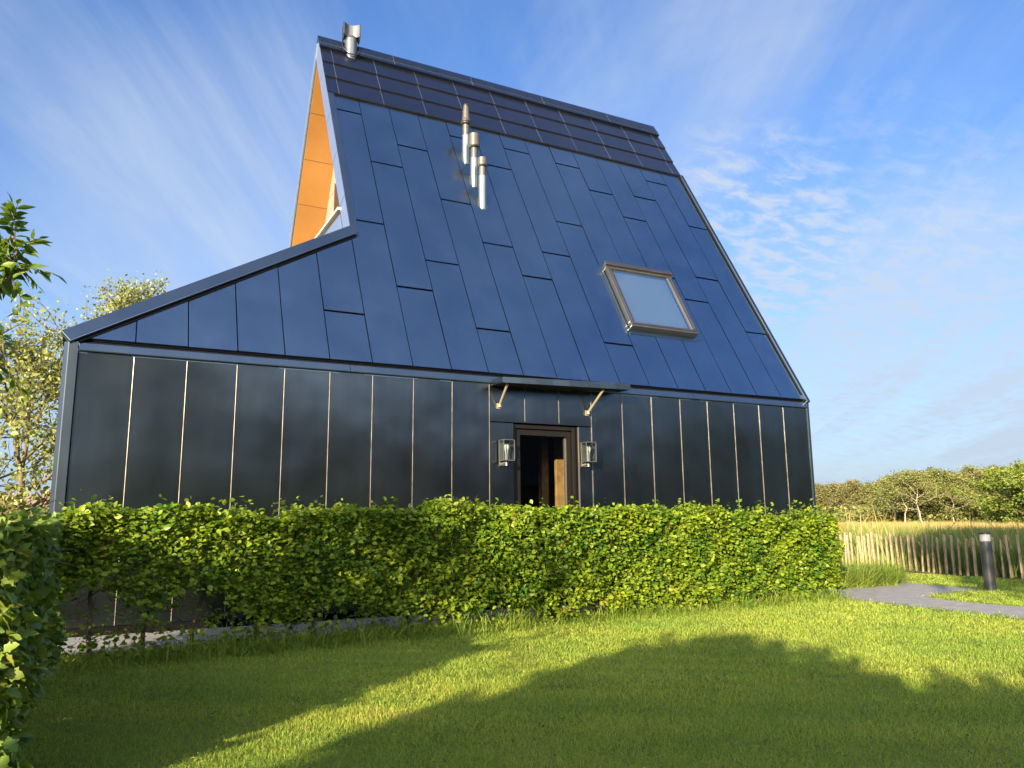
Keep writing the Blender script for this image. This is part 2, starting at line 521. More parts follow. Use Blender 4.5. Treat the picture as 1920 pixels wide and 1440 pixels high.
M['tall'] = leaf_mat('long_grass_blade', (0.085, 0.19, 0.028), (0.27, 0.33, 0.045), 0.45, dry=(0.42, 0.34, 0.15), rough=0.5, vscale=2.0)
M['reed'] = leaf_mat('reed_blade', (0.075, 0.145, 0.03), (0.21, 0.265, 0.06), 0.3, dry=(0.40, 0.30, 0.13), rough=0.5, vscale=0.5)
M['straw'] = leaf_mat('straw_blade', (0.30, 0.215, 0.085), (0.48, 0.34, 0.14), 0.3, rough=0.6, vscale=0.15)

# ground materials
def soil_mat(name, a, b_, c, s1=1.2, s2=30, bump=0.02):
    m = bpy.data.materials.new(name)
    m.use_nodes = True
    t = NT(m.node_tree)
    b = m.node_tree.nodes['Principled BSDF']
    co = t.node('ShaderNodeTexCoord').outputs['Object']
    n1 = t.noise(co, s1, 5, 0.6)
    n2 = t.noise(co, s2, 5, 0.7)
    f = t.math('MULTIPLY_ADD', n1, 0.6, t.math('MULTIPLY', n2, 0.4))
    t.l.new(t.ramp(f, [(0.3, a), (0.5, b_), (0.68, c)]), b.inputs['Base Color'])
    b.inputs['Roughness'].default_value = 0.95
    b.inputs['Specular IOR Level'].default_value = 0.1
    bp = t.node('ShaderNodeBump')
    bp.inputs['Distance'].default_value = bump
    t.l.new(n2, bp.inputs['Height'])
    t.l.new(bp.outputs[0], b.inputs['Normal'])
    return m
M['lawn'] = soil_mat('lawn_soil', (0.08, 0.12, 0.02), (0.14, 0.17, 0.03), (0.24, 0.22, 0.07), 0.9, 60)
M['field'] = soil_mat('field_soil', (0.075, 0.085, 0.025), (0.13, 0.12, 0.045), (0.19, 0.15, 0.06), 0.15, 6, 0.05)

# ------------------------------------------------------------------ ground
def sheet(name, poly, z, m, kind='structure', sub=None):
    mb = MB()
    mb.add([(x, y, z) for x, y in poly], [tuple(range(len(poly)))])
    return tag(mb.build(name, m), kind=kind)
sheet('field', [(-400, -120), (500, -120), (500, 600), (-400, 600)], -0.012, M['field'])
LAWN = [(-14, -26), (15.4, -26), (15.4, 4.2), (17.2, 9), (11.0, 9), (11.0, -0.2), (-0.6, -0.2), (-0.6, 9), (-14, 9)]
sheet('lawn', LAWN, -0.004, M['lawn'])
# concrete terrace along the house turning into the path that leads off to the right
rp = random.Random(5)
def rough_line(pts, amp=0.03, step=0.35):
    out = []
    for (x0, y0), (x1, y1) in zip(pts, pts[1:] + pts[:1]):
        L = math.hypot(x1 - x0, y1 - y0); n = max(1, int(L / step))
        for i in range(n):
            f = i / n
            out.append((x0 + (x1 - x0) * f + rp.uniform(-amp, amp), y0 + (y1 - y0) * f + rp.uniform(-amp, amp)))
    return out
PATH = rough_line([(-3.5, -1.32), (9.55, -1.22), (9.80, -1.45), (9.72, -2.6), (9.72, -3.3), (9.63, -4.2), (9.3, -9.0), (10.6, -9.0), (10.92, -3.4),
                   (10.84, -2.85), (10.93, -2.1), (11.25, -1.82), (12.2, -1.72), (12.92, -1.62), (13.0, -0.9), (13.02, 0.0), (12.4, -0.25), (11.0, -0.25), (11.0, 0.02), (-3.5, 0.02)], 0.018)
pm = MB()
n = len(PATH)
pm.add([(x, y, 0.006) for x, y in PATH], [tuple(range(n))])
tag(pm.build('path', M['paving']), kind='structure')

# ------------------------------------------------------------------ house
w_ = 0.547913                  # wall panel width
L = 20 * w_                    # 10.958 house length
ZE, YR, ZR = 3.1768, 3.7783, 9.951
S = math.hypot(YR, ZR - ZE)
CU, SU = YR / S, (ZR - ZE) / S
GX = 6 * w_                    # the tall part starts here
NT_ = 0.314                    # slope fraction of the notch
def RF(x, s, h=0.0):           # point on the front roof: along, up the slope, off the slope
    return Vector((x, s * CU - h * SU, ZE + s * SU + h * CU))
def RB(x, s, h=0.0):           # same on the back slope
    p = RF(x, s, h)
    return Vector((p.x, 2 * YR - p.y, p.z))
house = thing('house', 'dark metal clad house with steep blue grey roof, cut away at its left corner', 'house', (L / 2, YR, 0))
rh = random.Random(11)

# walls ------------------------------------------------------
mb = MB()
DX0, DX1, DZ = 5.30, 6.33, 2.47            # door opening
def clad(mb, x0, x1, z0, z1, y_out=-0.03, y_in=0.0):
    g = 0.004
    # shallow pillowed sheet
    nx, nz = 4, 10
    tl = rh.uniform(-0.0022, 0.0022); tz = rh.uniform(-0.003, 0.003)
    vs = []
    for j in range(nz + 1):
        for i in range(nx + 1):
            fx, fz = i / nx, j / nz
            b = 0.0035 * math.sin(math.pi * fx) * min(1, 4 * fz * (1 - fz) + 0.2) * rh.uniform(0.6, 1.1)
            vs.append((x0 + g + (x1 - x0 - 2 * g) * fx, y_out - b + tl * (fx - .5) + tz * (fz - .5), z0 + (z1 - z0) * fz))
    fs = [(j * (nx + 1) + i, j * (nx + 1) + i + 1, (j + 1) * (nx + 1) + i + 1, (j + 1) * (nx + 1) + i) for j in range(nz) for i in range(nx)]
    mb.add(vs, fs, 0, True)
    a, b_ = x0 + g, x1 - g
    mb.add([(a, y_out, z0), (a, y_in, z0), (a, y_in, z1), (a, y_out, z1), (b_, y_out, z0), (b_, y_in, z0), (b_, y_in, z1), (b_, y_out, z1)],
           [(0, 1, 2, 3), (4, 7, 6, 5), (0, 4, 5, 1), (3, 2, 6, 7)], 0)
for k in range(20):
    x0, x1 = k * w_, (k + 1) * w_
    if k in (9, 10, 11):
        clad(mb, x0, x1, DZ + 0.015, 3.0)
    else:
        clad(mb, x0, x1, 0.10, 3.0)
clad(mb, 9 * w_, DX0, 0.10, DZ)
clad(mb, DX1, 12 * w_, 0.10, DZ)
# backing wall with the door opening, plinth, other walls
mb.box(0, DX0, 0.004, 0.25, 0.0, 3.05, 1)
mb.box(DX1, L, 0.004, 0.25, 0.0, 3.05, 1)
mb.box(DX0, DX1, 0.004, 0.25, DZ + 0.02, 3.05, 1)
mb.box(0, DX0, -0.012, 0.003, 0.0, 0.095, 1)
mb.box(DX1, L, -0.012, 0.003, 0.0, 0.095, 1)
mb.box(0.0, 0.2, 0.26, 2 * YR, 0, 3.0, 0)
mb.box(0.2, L - 0.2, 2 * YR - 0.25, 2 * YR, 0, 3.0, 0)
e = [(0.26, 0), (2 * YR, 0), (2 * YR, 3.0), (YR, ZR - 0.45), (0.26, 3.0)]
mb.prism([(L - 0.2, y, z) for y, z in e], [(L - 0.01, y, z) for y, z in e], 0)
wall = mb.build('wall', [M['wall'], M['gap']], house)
def strip(x, z0, z1, wd=0.009, y=-0.039):
    s = MB()
    s.box(x - wd / 2, x + wd / 2, y, -0.0005, z0, z1)
    s.build('seam_strip', M['seam'], wall, 0.002)
for k in range(1, 20):
    strip(k * w_ + rh.uniform(-0.002, 0.002), (DZ + 0.03) if k in (10, 11) else 0.10, 2.985)
# corner trims and eave band
cb = MB()
cb.prism([(-0.145, -0.005, 0.02), (-0.10, -0.055, 0.02), (-0.005, -0.055, 0.02), (-0.005, 0.2, 0.02), (-0.145, 0.2, 0.02)],
         [(-0.145, -0.005, 3.10), (-0.10, -0.055, 3.10), (-0.005, -0.055, 3.10), (-0.005, 0.2, 3.10), (-0.145, 0.2, 3.10)])
cb.build('corner_trim', M['trim_dark'], house, 0.006)
cb = MB()
cb.prism([(L + 0.002, -0.045, 0.02), (L + 0.055, -0.045, 0.02), (L + 0.075, 0.02, 0.02), (L + 0.075, 0.2, 0.02), (L + 0.002, 0.2, 0.02)],
         [(L + 0.002, -0.045, 3.12), (L + 0.055, -0.045, 3.12), (L + 0.075, 0.02, 3.12), (L + 0.075, 0.2, 3.12), (L + 0.002, 0.2, 3.12)])
cb.build('corner_trim', M['trim_dark'], house, 0.008)
eb = MB()
joints = [0.0, 5 * w_ + 0.25, 9 * w_ + 0.2, 15.5 * w_, L]
for a, b_ in zip(joints[:-1], joints[1:]):
    prof = [(-0.062, 3.005), (-0.066, 3.015), (-0.026, 3.098), (0.02, 3.125), (0.02, 3.0)]
    eb.prism([(a + 0.003, y, z) for y, z in prof], [(b_ - 0.003, y, z) for y, z in prof])
eb.box(0, L, -0.03, 0.02, 2.985, 3.0)
eb.build('eave_flashing', M['trim'], house)

# roof ---------------------------------------------------------
def tmax(x):                  # diagonal cut of the low wing
    return S if x >= GX - 1e-6 else max(0.0, NT_ * S * (x / GX))
mb = MB()
TH = 0.22
poly = [(0.0, 0.0), (L, 0.0), (L, S - 0.02), (GX, S - 0.02), (GX, NT_ * S)]
mb.prism([RF(x, s, -TH) for x, s in poly], [RF(x, s, -0.03) for x, s in poly], 1)
J = {5: [.105], 6: [.356, .722], 7: [.187, .555], 8: [.27, .637], 9: [.103, .472], 10: [.352, .72], 11: [.268, .635], 12: [.353, .719],
     13: [.103, .47], 14: [.340, .706], 15: [.622], 16: [.338, .539], 17: [.271, .637], 18: [.356, .721], 19: [.189, .556]}
TB = 0.782                    # solar band starts
for k in range(20):
    xa, xb = k * w_ + 0.0065, (k + 1) * w_ - 0.0065
    if k >= 6:
        cuts = [0.0] + [t * S for t in J.get(k, [])] + [TB * S]
    else:
        cuts = [0.0] + [t * S for t in J.get(k, [])] + [None]
    for s0, s1 in zip(cuts[:-1], cuts[1:]):
        g0 = 0.014 if s0 > 0 else -0.02
        h = [rh.uniform(-0.0035, 0.0035) for _ in range(4)]
        if s1 is None:
            ta, tb = tmax(xa) - 0.03, tmax(xb) - 0.03
            if k == 0:
                q = [(xa + 0.10, s0 + g0), (xb, s0 + g0), (xb, tb)]
            else:
                q = [(xa, s0 + g0), (xb, s0 + g0), (xb, tb), (xa, ta)]
        else:
            q = [(xa, s0 + g0), (xb, s0 + g0), (xb, s1 - 0.014), (xa, s1 - 0.014)]
        # upper edge tucks under, lower edge laps over
        hh = [0.004 + h[0], 0.004 + h[1], -0.002 + h[2], -0.002 + h[3]][:len(q)]
        lo_ = [RF(x, s, -0.028) for x, s in q]
        hi_ = [RF(x, s, a) for (x, s), a in zip(q, hh)]
        n_ = len(q)
        mb.add(hi_, [tuple(range(n_))], 0)
        mb.add(lo_ + hi_, [(i, (i + 1) % n_, n_ + (i + 1) % n_, n_ + i) for i in range(n_)], 1)
roof = mb.build('roof', [M['roof'], M['gap']], house)

# dark shadow gap line below the roof: dripping edge
de = MB()
de.box(0.02, L - 0.01, 0, 0.03, -0.045, -0.031, 0, M=lambda q: RF(q.x, q.y - 0.03, q.z))
de.build('drip_edge', M['gap'], roof)

# solar tiles: three lapped courses
rows = [(0.779, 0.843), (0.841, 0.906), (0.904, 0.968)]
x_start = 6.36 * w_
step = 1.4755 * w_
for r, (t0, t1) in enumerate(rows):
    edges = [GX - 0.01, x_start] + [x_start + step * i for i in range(1, 10)] + [L + 0.01]
    hb = 0.036
    for i, (a, b_) in enumerate(zip(edges[:-1], edges[1:])):
        tl = MB()
        q = [(a + 0.003, t0 * S), (b_ - 0.003, t0 * S), (b_ - 0.003, t1 * S), (a + 0.003, t1 * S)]
        j = rh.uniform(-0.001, 0.001)
        top = [hb + j, hb - j, 0.014 - j, 0.014 + j]
        bot = [hb - 0.03, hb - 0.03, 0.0, 0.0]
        lo = [RF(x, s, z) for (x, s), z in zip(q, bot)]
        hi = [RF(x, s, z) for (x, s), z in zip(q, top)]
        tl.add(lo + hi, [(4, 5, 6, 7)], 0)
        tl.add(lo + hi, [(3, 2, 1, 0), (0, 1, 5, 4), (1, 2, 6, 5), (2, 3, 7, 6), (3, 0, 4, 7)], 1)
        tl.build('solar_tile', [M['solar'], M['solar_edge']], roof)
    for x in edges[1:-1]:
        jm = MB()
        jm.box(x - 0.0028, x + 0.0028, t0 * S + 0.004, t1 * S, 0.006, 0, 0,
               M=lambda q, t0=t0, t1=t1: RF(q.x, q.y, (0.0365 if q.z == 0 else 0.012) if q.y < (t0 + 0.03) * S else (0.0148 if q.z == 0 else 0.0)))
        jm.build('joint_strip', M['solar_joint'], roof)
# ridge cap in lengths
rx = [GX - 0.02, 8.58 * w_, 11.57 * w_, 14.56 * w_, 17.57 * w_, L + 0.01]
for a, b_ in zip(rx[:-1], rx[1:]):
    rc = MB()
    p0 = [RF(0, 0.962 * S, 0.03), RF(0, 0.962 * S, 0.066), RF(0, S, 0.05), RB(0, 0.962 * S, 0.066), RB(0, 0.962 * S, 0.03)]
    p0[2] = Vector((0, YR, ZR + 0.085))
    rc.prism([(a + 0.002, q.y, q.z) for q in p0], [(b_ - 0.002, q.y, q.z) for q in p0])
    rc.build('ridge_cap', M['solar'], roof)
for x in rx[1:-1]:
    rj = MB()
    rj.box(x - 0.003, x + 0.003, 0, 1, 0, 0.0015, M=lambda q: (RF(q.x, (0.963 + 0.0365 * q.y) * S, 0.0655 + q.z)))
    rj.build('joint_strip', M['solar_joint'], roof)

# flashing along the cut edge of the tall part, cap along the diagonal, right verge
fl = MB()
fl.box(GX - 0.004, GX + 0.11, NT_ * S - 0.02, 0.779 * S, -0.03, 0.022, M=lambda q: RF(q.x, q.y, q.z))
fl.build('edge_flashing', M['trim'], roof, 0.004)
cp = MB()
dx, ds = GX + 0.06, NT_ * S + 0.02
dl = math.hypot(dx, ds)
ex, es = dx / dl, ds / dl
def DG(q):                    # along the diagonal, across it (positive = outwards, up-left), off the roof
    return RF(q.x * ex - q.y * es, q.x * es + q.y * ex, q.z)
cp.box(-0.14, dl + 0.02, -0.045, 0.12, -0.02, 0.05, M=DG)
cp.box(-0.12, dl - 0.02, 0.116, 0.130, -TH, 0.03, M=DG)
cp.build('verge_cap', M['trim'], roof, 0.005)
cg = MB()
cg.box(-0.05, dl - 0.03, -0.075, -0.046, -0.02, 0.012, M=DG)
cg.build('shadow_gap', M['gap'], roof)
vg = MB()
vg.box(L - 0.025, L + 0.05, -0.10, 0.779 * S, -0.10, 0.055, M=lambda q: RF(q.x, q.y, q.z))
vg.build('verge_trim', M['trim_dark'], roof, 0.012)
vg = MB()
vg.box(L - 0.06, L - 0.026, 0.0, 0.779 * S, -0.02, 0.006, M=lambda q: RF(q.x, q.y, q.z))
vg.build('shadow_gap', M['gap'], roof)

# end face of the front slope: pale fascia in five lengths
ss = [NT_ * S + 0.05, 0.42 * S, 0.56 * S, 0.70 * S, 0.86 * S, 0.985 * S]
for a, b_ in zip(ss[:-1], ss[1:]):
    fm = MB()
    fm.box(GX - 0.022, GX - 0.003, a + 0.010, b_ - 0.010, -0.225, 0.02, M=lambda q: RF(q.x, q.y, q.z))
    fm.build('fascia', M['fascia'], roof, 0.003)

# back slope with orange soffit
bk = MB()
poly = [(0.0, 0.0), (L, 0.0), (L, S - 0.03), (GX, S - 0.03), (GX, 0.0)]
bk.prism([RB(x, s, 0.0) for x, s in [(GX, 0), (L, 0), (L, S - 0.02), (GX, S - 0.02)]],
         [RB(x, s, -0.17) for x, s in [(GX, 0), (L, 0), (L, S - 0.02), (GX, S - 0.02)]])
bk.build('back_roof', M['trim'], house)
bf = MB()
bf.box(GX - 0.03, GX - 0.002, 0.0, 0.99 * S, -0.10, 0.01, M=lambda q: RB(q.x, q.y, q.z))
bf.build('barge_board', M['fascia'], house, 0.003)
GWX = 3.86
sf = MB()
ts = [0.15, 0.28, 0.392, 0.502, 0.612, 0.722, 0.832, 0.95]
for a, b_ in zip(ts[:-1], ts[1:]):
    sf.box(GX + 0.0, GWX, a * S + 0.004, b_ * S - 0.004, -0.205, -0.185, 0, M=lambda q: RB(q.x, q.y, q.z))
sf.box(GX + 0.005, GWX, 0.15 * S, 0.95 * S, -0.184, -0.1725, 1, M=lambda q: RB(q.x, q.y, q.z))
sf.build('soffit', [M['soffit'], M['soffit_gap']], house)
# recessed gable wall with a dark window, balcony panel and white rail
gw = MB()
def gable_y(z):               # inner faces of the two slopes at height z
    yf = (z - ZE) / (SU / CU) + TH / SU * 1.0
    return yf, 2 * YR - (z - ZE) / (SU / CU) - 0.20 / SU
zs = [3.2, 5.35, 6.05, 6.72, 7.40, 8.1, 8.75]
for a, b_ in zip(zs[:-1], zs[1:]):
    f0, r0 = gable_y(a + 0.006); f1, r1 = gable_y(b_ - 0.006)
    q = [(f0, a + 0.006), (r0, a + 0.006), (r1, b_ - 0.006), (f1, b_ - 0.006)]
    gw.prism([(GWX, y, z) for y, z in q], [(GWX + 0.03, y, z) for y, z in q])
f0, r0 = gable_y(3.2); 
gw.prism([(GWX + 0.031, f0, 3.2), (GWX + 0.031, r0, 3.2), (GWX + 0.031, YR, 9.3)], [(GWX + 0.2, f0, 3.2), (GWX + 0.2, r0, 3.2), (GWX + 0.2, YR, 9.3)], 1)
gw.build('gable_wall', [M['gable'], M['gap']], house)
wn = MB()
q = [(4.00, 6.2), (4.47, 6.2), (4.47, 7.52), (4.03, 6.92)]
wn.prism([(GWX - 0.02, y, z) for y, z in q], [(GWX - 0.002, y, z) for y, z in q])
wn.build('gable_window', M['bronze'], house)
bp_ = MB()
yb0 = (5.84 - ZE) * CU / SU
bp_.prism([(GX + 0.0, (5.0 - ZE) * CU / SU + 0.36, 5.0), (GX + 0.0, 6.4, 5.0), (GX + 0.0, 6.0, 5.84), (GX + 0.0, yb0 + 0.36, 5.84)],
          [(GX + 0.04, (5.0 - ZE) * CU / SU + 0.36, 5.0), (GX + 0.04, 6.4, 5.0), (GX + 0.04, 6.0, 5.84), (GX + 0.04, yb0 + 0.36, 5.84)])
bp_.build('balcony_panel', M['fascia'], house)
br = MB()
br.box(GX - 0.05, GX + 0.09, yb0 + 0.33, 5.75, 5.895, 5.94)
br.build('balcony_rail', M['white_cap'], house, 0.004)
dk = MB()
dk.box(0.1, GX + 0.5, 2.3, 2 * YR - 0.3, 3.05, 3.15)
dk.build('deck', M['boards'], house)

# skylight -------------------------------------------------------------
sk_x0, sk_x1, sk_s0, sk_s1 = 7.74, 9.12, 0.150 * S, 0.337 * S
def bxR(m_, x0, x1, s0, s1, h0, h1, mi=0):
    m_.box(x0, x1, s0, s1, h0, h1, mi, M=lambda q: RF(q.x, q.y, q.z))
sg = MB()
bxR(sg, sk_x0 + 0.08, sk_x1 - 0.08, sk_s0 + 0.08, sk_s1 - 0.10, 0.062, 0.070)
skylight = sg.build('skylight', M['roof_glass'], house)
sfm = MB()
fw = 0.090
for a in ((sk_x0, sk_x0 + fw, sk_s0 + fw + 0.001, sk_s1 - fw - 0.021), (sk_x1 - fw, sk_x1, sk_s0 + fw + 0.001, sk_s1 - fw - 0.021), (sk_x0, sk_x1, sk_s0, sk_s0 + fw), (sk_x0 - 0.02, sk_x1 + 0.02, sk_s1 - fw - 0.02, sk_s1)):
    bxR(sfm, *a, 0.005, 0.10)
sfm.build('skylight_frame', M['alu'], skylight, 0.01)
sfi = MB()
for a in ((sk_x0 + 0.03, sk_x0 + 0.055, sk_s0 + .1, sk_s1 - 0.1), (sk_x1 - 0.055, sk_x1 - 0.03, sk_s0 + .1, sk_s1 - 0.1), (sk_x0 + .02, sk_x1 - .02, sk_s0 + 0.045, sk_s0 + 0.07)):
    bxR(sfi, *a, 0.10, 0.112)
bxR(sfi, sk_x0 - 0.03, sk_x1 + 0.03, sk_s1 - 0.06, sk_s1 + 0.015, 0.101, 0.135)
sfi.build('cover_strip', M['alu'], skylight, 0.006)
sb = MB()
bxR(sb, sk_x0 + 0.09, sk_x1 - 0.09, sk_s0 + 0.09, sk_s1 - 0.1, -0.015, 0.012)
sb.build('blind', mat('pale_blind', (0.72, 0.74, 0.76), 0.6), skylight)
sfl = MB()
bxR(sfl, sk_x0 - 0.07, sk_x0 - 0.022, sk_s0 - 0.05, sk_s1 + 0.03, 0.003, 0.012)
bxR(sfl, sk_x1 + 0.022, sk_x1 + 0.12, sk_s0 - 0.05, sk_s1 + 0.03, 0.003, 0.012)
bxR(sfl, sk_x0 - 0.02, sk_x1 + 0.02, sk_s0 - 0.10, sk_s0 - 0.002, 0.003, 0.012)
sfl.build('skylight_flashing', M['roof'], skylight)

# vent pipes ---------------------------------------------------------------
def vent(x, s, hgt, style):
    b = RF(x, s, 0.0)
    b.z -= 0.14
    H = hgt + 0.14
    r = 0.072
    m = MB()
    if style == 'cone':
        z1, z2 = 0.50 * H, 0.70 * H
    elif style == 'tall':
        z1, z2 = 0.56 * H, 0.76 * H
    else:
        z1, z2 = 0.66 * H, 0.84 * H
    m.lathe(b, [(r, 0.0), (r, z1), (r + 0.004, z1), (r - 0.006, z1 + 0.006), (r - 0.006, z1 + 0.007)])
    pv = m.build('vent_pipe', M['pipe_low'], house)
    m = MB()
    m.lathe(b, [(r - 0.012, z1), (r - 0.012, z2), (0, z2)])
    m.build('upper_pipe', M['pipe_up'], pv)
    m = MB()
    if style == 'cone':
        m.lathe(b, [(0.085, z2 + 0.035), (0.07, z2 + 0.09), (0.052, H - 0.03), (0.052, H), (0, H)])
        m.build('cap', M['pipe_up'], pv)
        m = MB()
        m.lathe(b, [(0.06, z2 - 0.02), (0.098, z2 - 0.02), (0.098, z2 + 0.002), (0.085, z2 + 0.008), (0.098, z2 + 0.014), (0.098, z2 + 0.036), (0.06, z2 + 0.036)])
        m.build('collar', M['black'], pv)
        m = MB()
        m.lathe(b, [(0.053, H - 0.012), (0.064, H - 0.012), (0.064, H + 0.004), (0.0, H + 0.004)])
        m.build('collar', M['black'], pv)
    else:
        R = 0.098 if style == 'tall' else 0.086
        m.lathe(b, [(r - 0.02, z2 + 0.02), (R, z2 + 0.02), (R, H - 0.004), (R - 0.006, H), (0, H)])
        m.build('cap', M['pipe_up'], pv)
        m = MB()
        m.lathe(b, [(r - 0.02, z2 - 0.006), (R - 0.008, z2 - 0.006), (R + 0.002, z2 + 0.012), (R + 0.002, z2 + 0.026), (r - 0.02, z2 + 0.026)])
        m.build('collar', M['black'], pv)
    # flashing collar where the pipe meets the slope
    m = MB()
    pts = []
    for i in range(29):
        an = 2 * math.pi * i / 28
        px_, py_ = x + (r + 0.010) * math.cos(an), b.y + (r + 0.010) * math.sin(an)
        zz = ZE + py_ * SU / CU + 0.012
        pts.append((px_, py_, zz))
    m.tube(pts, 0.009, 6, cap=False)
    m.build('flashing_ring', M['pipe_low'], pv)
vent(5.665, 0.640 * S, 1.02, 'cone')
vent(5.685, 0.557 * S, 0.88, 'tall')
vent(5.71, 0.483 * S, 0.82, 'short')

# cowl on the ridge --------------------------------------------------------
cx, cy, cz = 3.87, YR - 0.10, ZR + 0.02
m = MB()
m.lathe((cx, cy, cz - 0.35), [(0.115, 0.0), (0.115, 0.42), (0.10, 0.47), (0, 0.47)], 28)
cowl = m.build('chimney_cowl', M['steel'], roof)
m = MB()
pts = []
for i in range(33):
    an = 2 * math.pi * i / 32
    qx, qy = cx + 0.16 * math.cos(an), cy + 0.16 * math.sin(an)
    pts.append((qx, qy, ZR + 0.085 - abs(qy - YR) * 1.45 + 0.012))
m.tube(pts, 0.014, 6, cap=False)
m.build('cowl_base', M['trim_dark'], cowl)
m = MB()
ang0 = RAD(-8)
RZ = Matrix.Translation((cx, cy, cz + 0.10)) @ Matrix.Rotation(ang0, 4, 'Z')
hw, hd, hh = 0.135, 0.10, 0.27
def arc(sgn):
    out = []
    for i in range(13):
        f = -1 + 2 * i / 12
        out.append((f * hw, sgn * (hd - 0.075 * (1 - f * f))))
    return out
for sgn in (-1, 1):
    a = arc(sgn)
    lo = [RZ @ Vector((x, y, 0.02)) for x, y in a]
    hi = [RZ @ Vector((x, y, hh)) for x, y in a]
    m.add(lo + hi, [(i, i + 1, 14 + i, 13 + i) for i in range(12)], 0, True)
a = arc(-1); b_ = arc(1)
for z in (0.02, hh):
    vs = [RZ @ Vector((x, y, z)) for x, y in a] + [RZ @ Vector((x, y, z)) for x, y in b_]
    m.add(vs, [(i, i + 1, 14 + i, 13 + i) for i in range(12)], 0)
m.build('cowl_hood', M['steel'], cowl)
for sx in (-1, 1):
    m = MB()
    prof = [(-hd - 0.02, 0.03), (-hd + 0.03, -0.04), (hd - 0.03, -0.04), (hd + 0.02, 0.03), (hd + 0.02, hh - 0.02), (hd - 0.02, hh + 0.02), (-hd + 0.02, hh + 0.02), (-hd - 0.02, hh - 0.02)]
    m.prism([RZ @ Vector((sx * hw, y, z)) for y, z in prof], [RZ @ Vector((sx * (hw + 0.022), y, z)) for y, z in prof])
    m.build('cowl_flange', M['black'], cowl, 0.008)

# canopy ---------------------------------------------------------------------
m = MB()
xa, xb, yf = 4.95, 7.02, -0.40
def cz0(x):
    return 2.960 + (x - xa) / (xb - xa) * 0.040
def cz1(x):
    return 3.035 + (x - xa) / (xb - xa) * 0.060
N = 8
for i in range(N):
    x0, x1 = xa + (xb - xa) * i / N, xa + (xb - xa) * (i + 1) / N
    wv = [0.004 * math.sin(2.3 * i), 0.004 * math.sin(2.3 * (i + 1))]
    lo = [(x0, yf - 0.003, cz0(x0)), (x1, yf - 0.003, cz0(x1))]
    hi = [(x0, yf + wv[0], cz1(x0)), (x1, yf + wv[1], cz1(x1))]
    m.add(lo + hi, [(0, 1, 3, 2)], 0, True)
    m.add([hi[0], hi[1], (x1, -0.07, cz1(x1) + 0.015), (x0, -0.07, cz1(x0) + 0.015)], [(0, 1, 2, 3)], 0, True)
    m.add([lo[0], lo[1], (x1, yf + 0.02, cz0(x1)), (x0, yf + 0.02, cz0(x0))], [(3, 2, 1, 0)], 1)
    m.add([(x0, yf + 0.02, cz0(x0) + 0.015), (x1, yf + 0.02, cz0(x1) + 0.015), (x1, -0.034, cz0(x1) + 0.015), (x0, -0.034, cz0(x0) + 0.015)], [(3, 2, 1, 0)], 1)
for x in (xa, xb):
    m.add([(x, yf, cz0(x)), (x, -0.034, cz0(x) + 0.01), (x, -0.07, cz1(x) + 0.015), (x, yf, cz1(x))], [(0, 1, 2, 3)], 0)
canopy = m.build('canopy', [M['canopy'], M['under']], house)
def bracket(p0, p1):
    m = MB()
    d = (Vector(p1) - Vector(p0)).normalized()
    m.tube([p0, p1], 0.019, 8)
    m.box(p0[0] - 0.03, p0[0] + 0.03, -0.05, -0.032, p0[2] - 0.045, p0[2] + 0.035)
    m.lathe((p0[0], p0[1] - 0.01, p0[2] - 0.02), [(0, -0.005), (0.026, -0.005), (0.026, 0.035), (0, 0.035)], 12)
    m.build('bracket', M['bracket'], canopy, 0.003)
bracket((5.07, -0.062, 2.70), (5.06, -0.34, 2.965))
bracket((6.50, -0.062, 2.68), (6.60, -0.34, 2.99))

# door -------------------------------------------------------------------
m = MB()
def frame(m, x0, x1, z0, z1, wd, y0, y1, wl=None, wr=None, wt=None):
    wl = wl or wd; wr = wr or wd; wt = wt or wd
    m.box(x0, x0 + wl, y0, y1, z0, z1 - wt)
    m.box(x1 - wr, x1, y0, y1, z0, z1 - wt)
    m.box(x0, x1, y0, y1, z1 - wt, z1)
frame(m, DX0 + 0.002, DX1 - 0.002, 0.02, DZ - 0.002, 0.055, 0.02, 0.16)
door = m.build('door', M['door'], house, 0.004)
m = MB()
frame(m, DX0 + 0.06, DX1 - 0.06, 0.05, DZ - 0.06, 0.085, 0.055, 0.12)
m.box(DX0 + 0.146, DX1 - 0.146, 0.055, 0.12, 0.05, 0.30)
m.build('door_leaf', M['door'], door, 0.004)
m = MB()
m.box(DX0 + 0.146, DX1 - 0.146, 0.082, 0.090, 0.301, DZ - 0.146)
m.build('glass', M['glass'], door)
m = MB()
m.box(DX1 - 0.156, DX1 - 0.146, 0.045, 0.0815, 0.31, DZ - 0.17)
m.box(DX1 + 0.0, DX1 + 0.016, -0.05, -0.031, 0.1, DZ - 0.01)
m.build('door_edge', M['door_edge'], door)
# room behind the glass: dark floor and walls, oak post that catches the sun
m = MB()
m.box(4.3, 8.5, 0.26, 3.6, 0.0, 0.02)
m.box(4.3, 8.5, 3.6, 3.7, 0.0, 2.9)
m.box(4.2, 4.3, 0.26, 3.7, 0.0, 2.9)
m.box(8.5, 8.6, 0.26, 3.7, 0.0, 2.9)
m.box(4.3, 8.5, 0.26, 3.6, 2.8, 2.9)
m.build('room', M['room'], house)
m = MB()
m.box(6.42, 6.66, 0.74, 0.80, 0.021, 2.79)
m.box(6.24, 6.36, 0.86, 0.98, 0.021, 2.79)
m.build('oak_post', M['wood'], house, 0.01)
m = MB()
for i in range(9):
    m.box(4.6, 6.1, 2.2 + 0.004 * (i % 2), 2.24 + 0.004 * (i % 2), 0.03 + 0.2 * i, 0.215 + 0.2 * i)
m.build('cabinet', M['boards'], house)

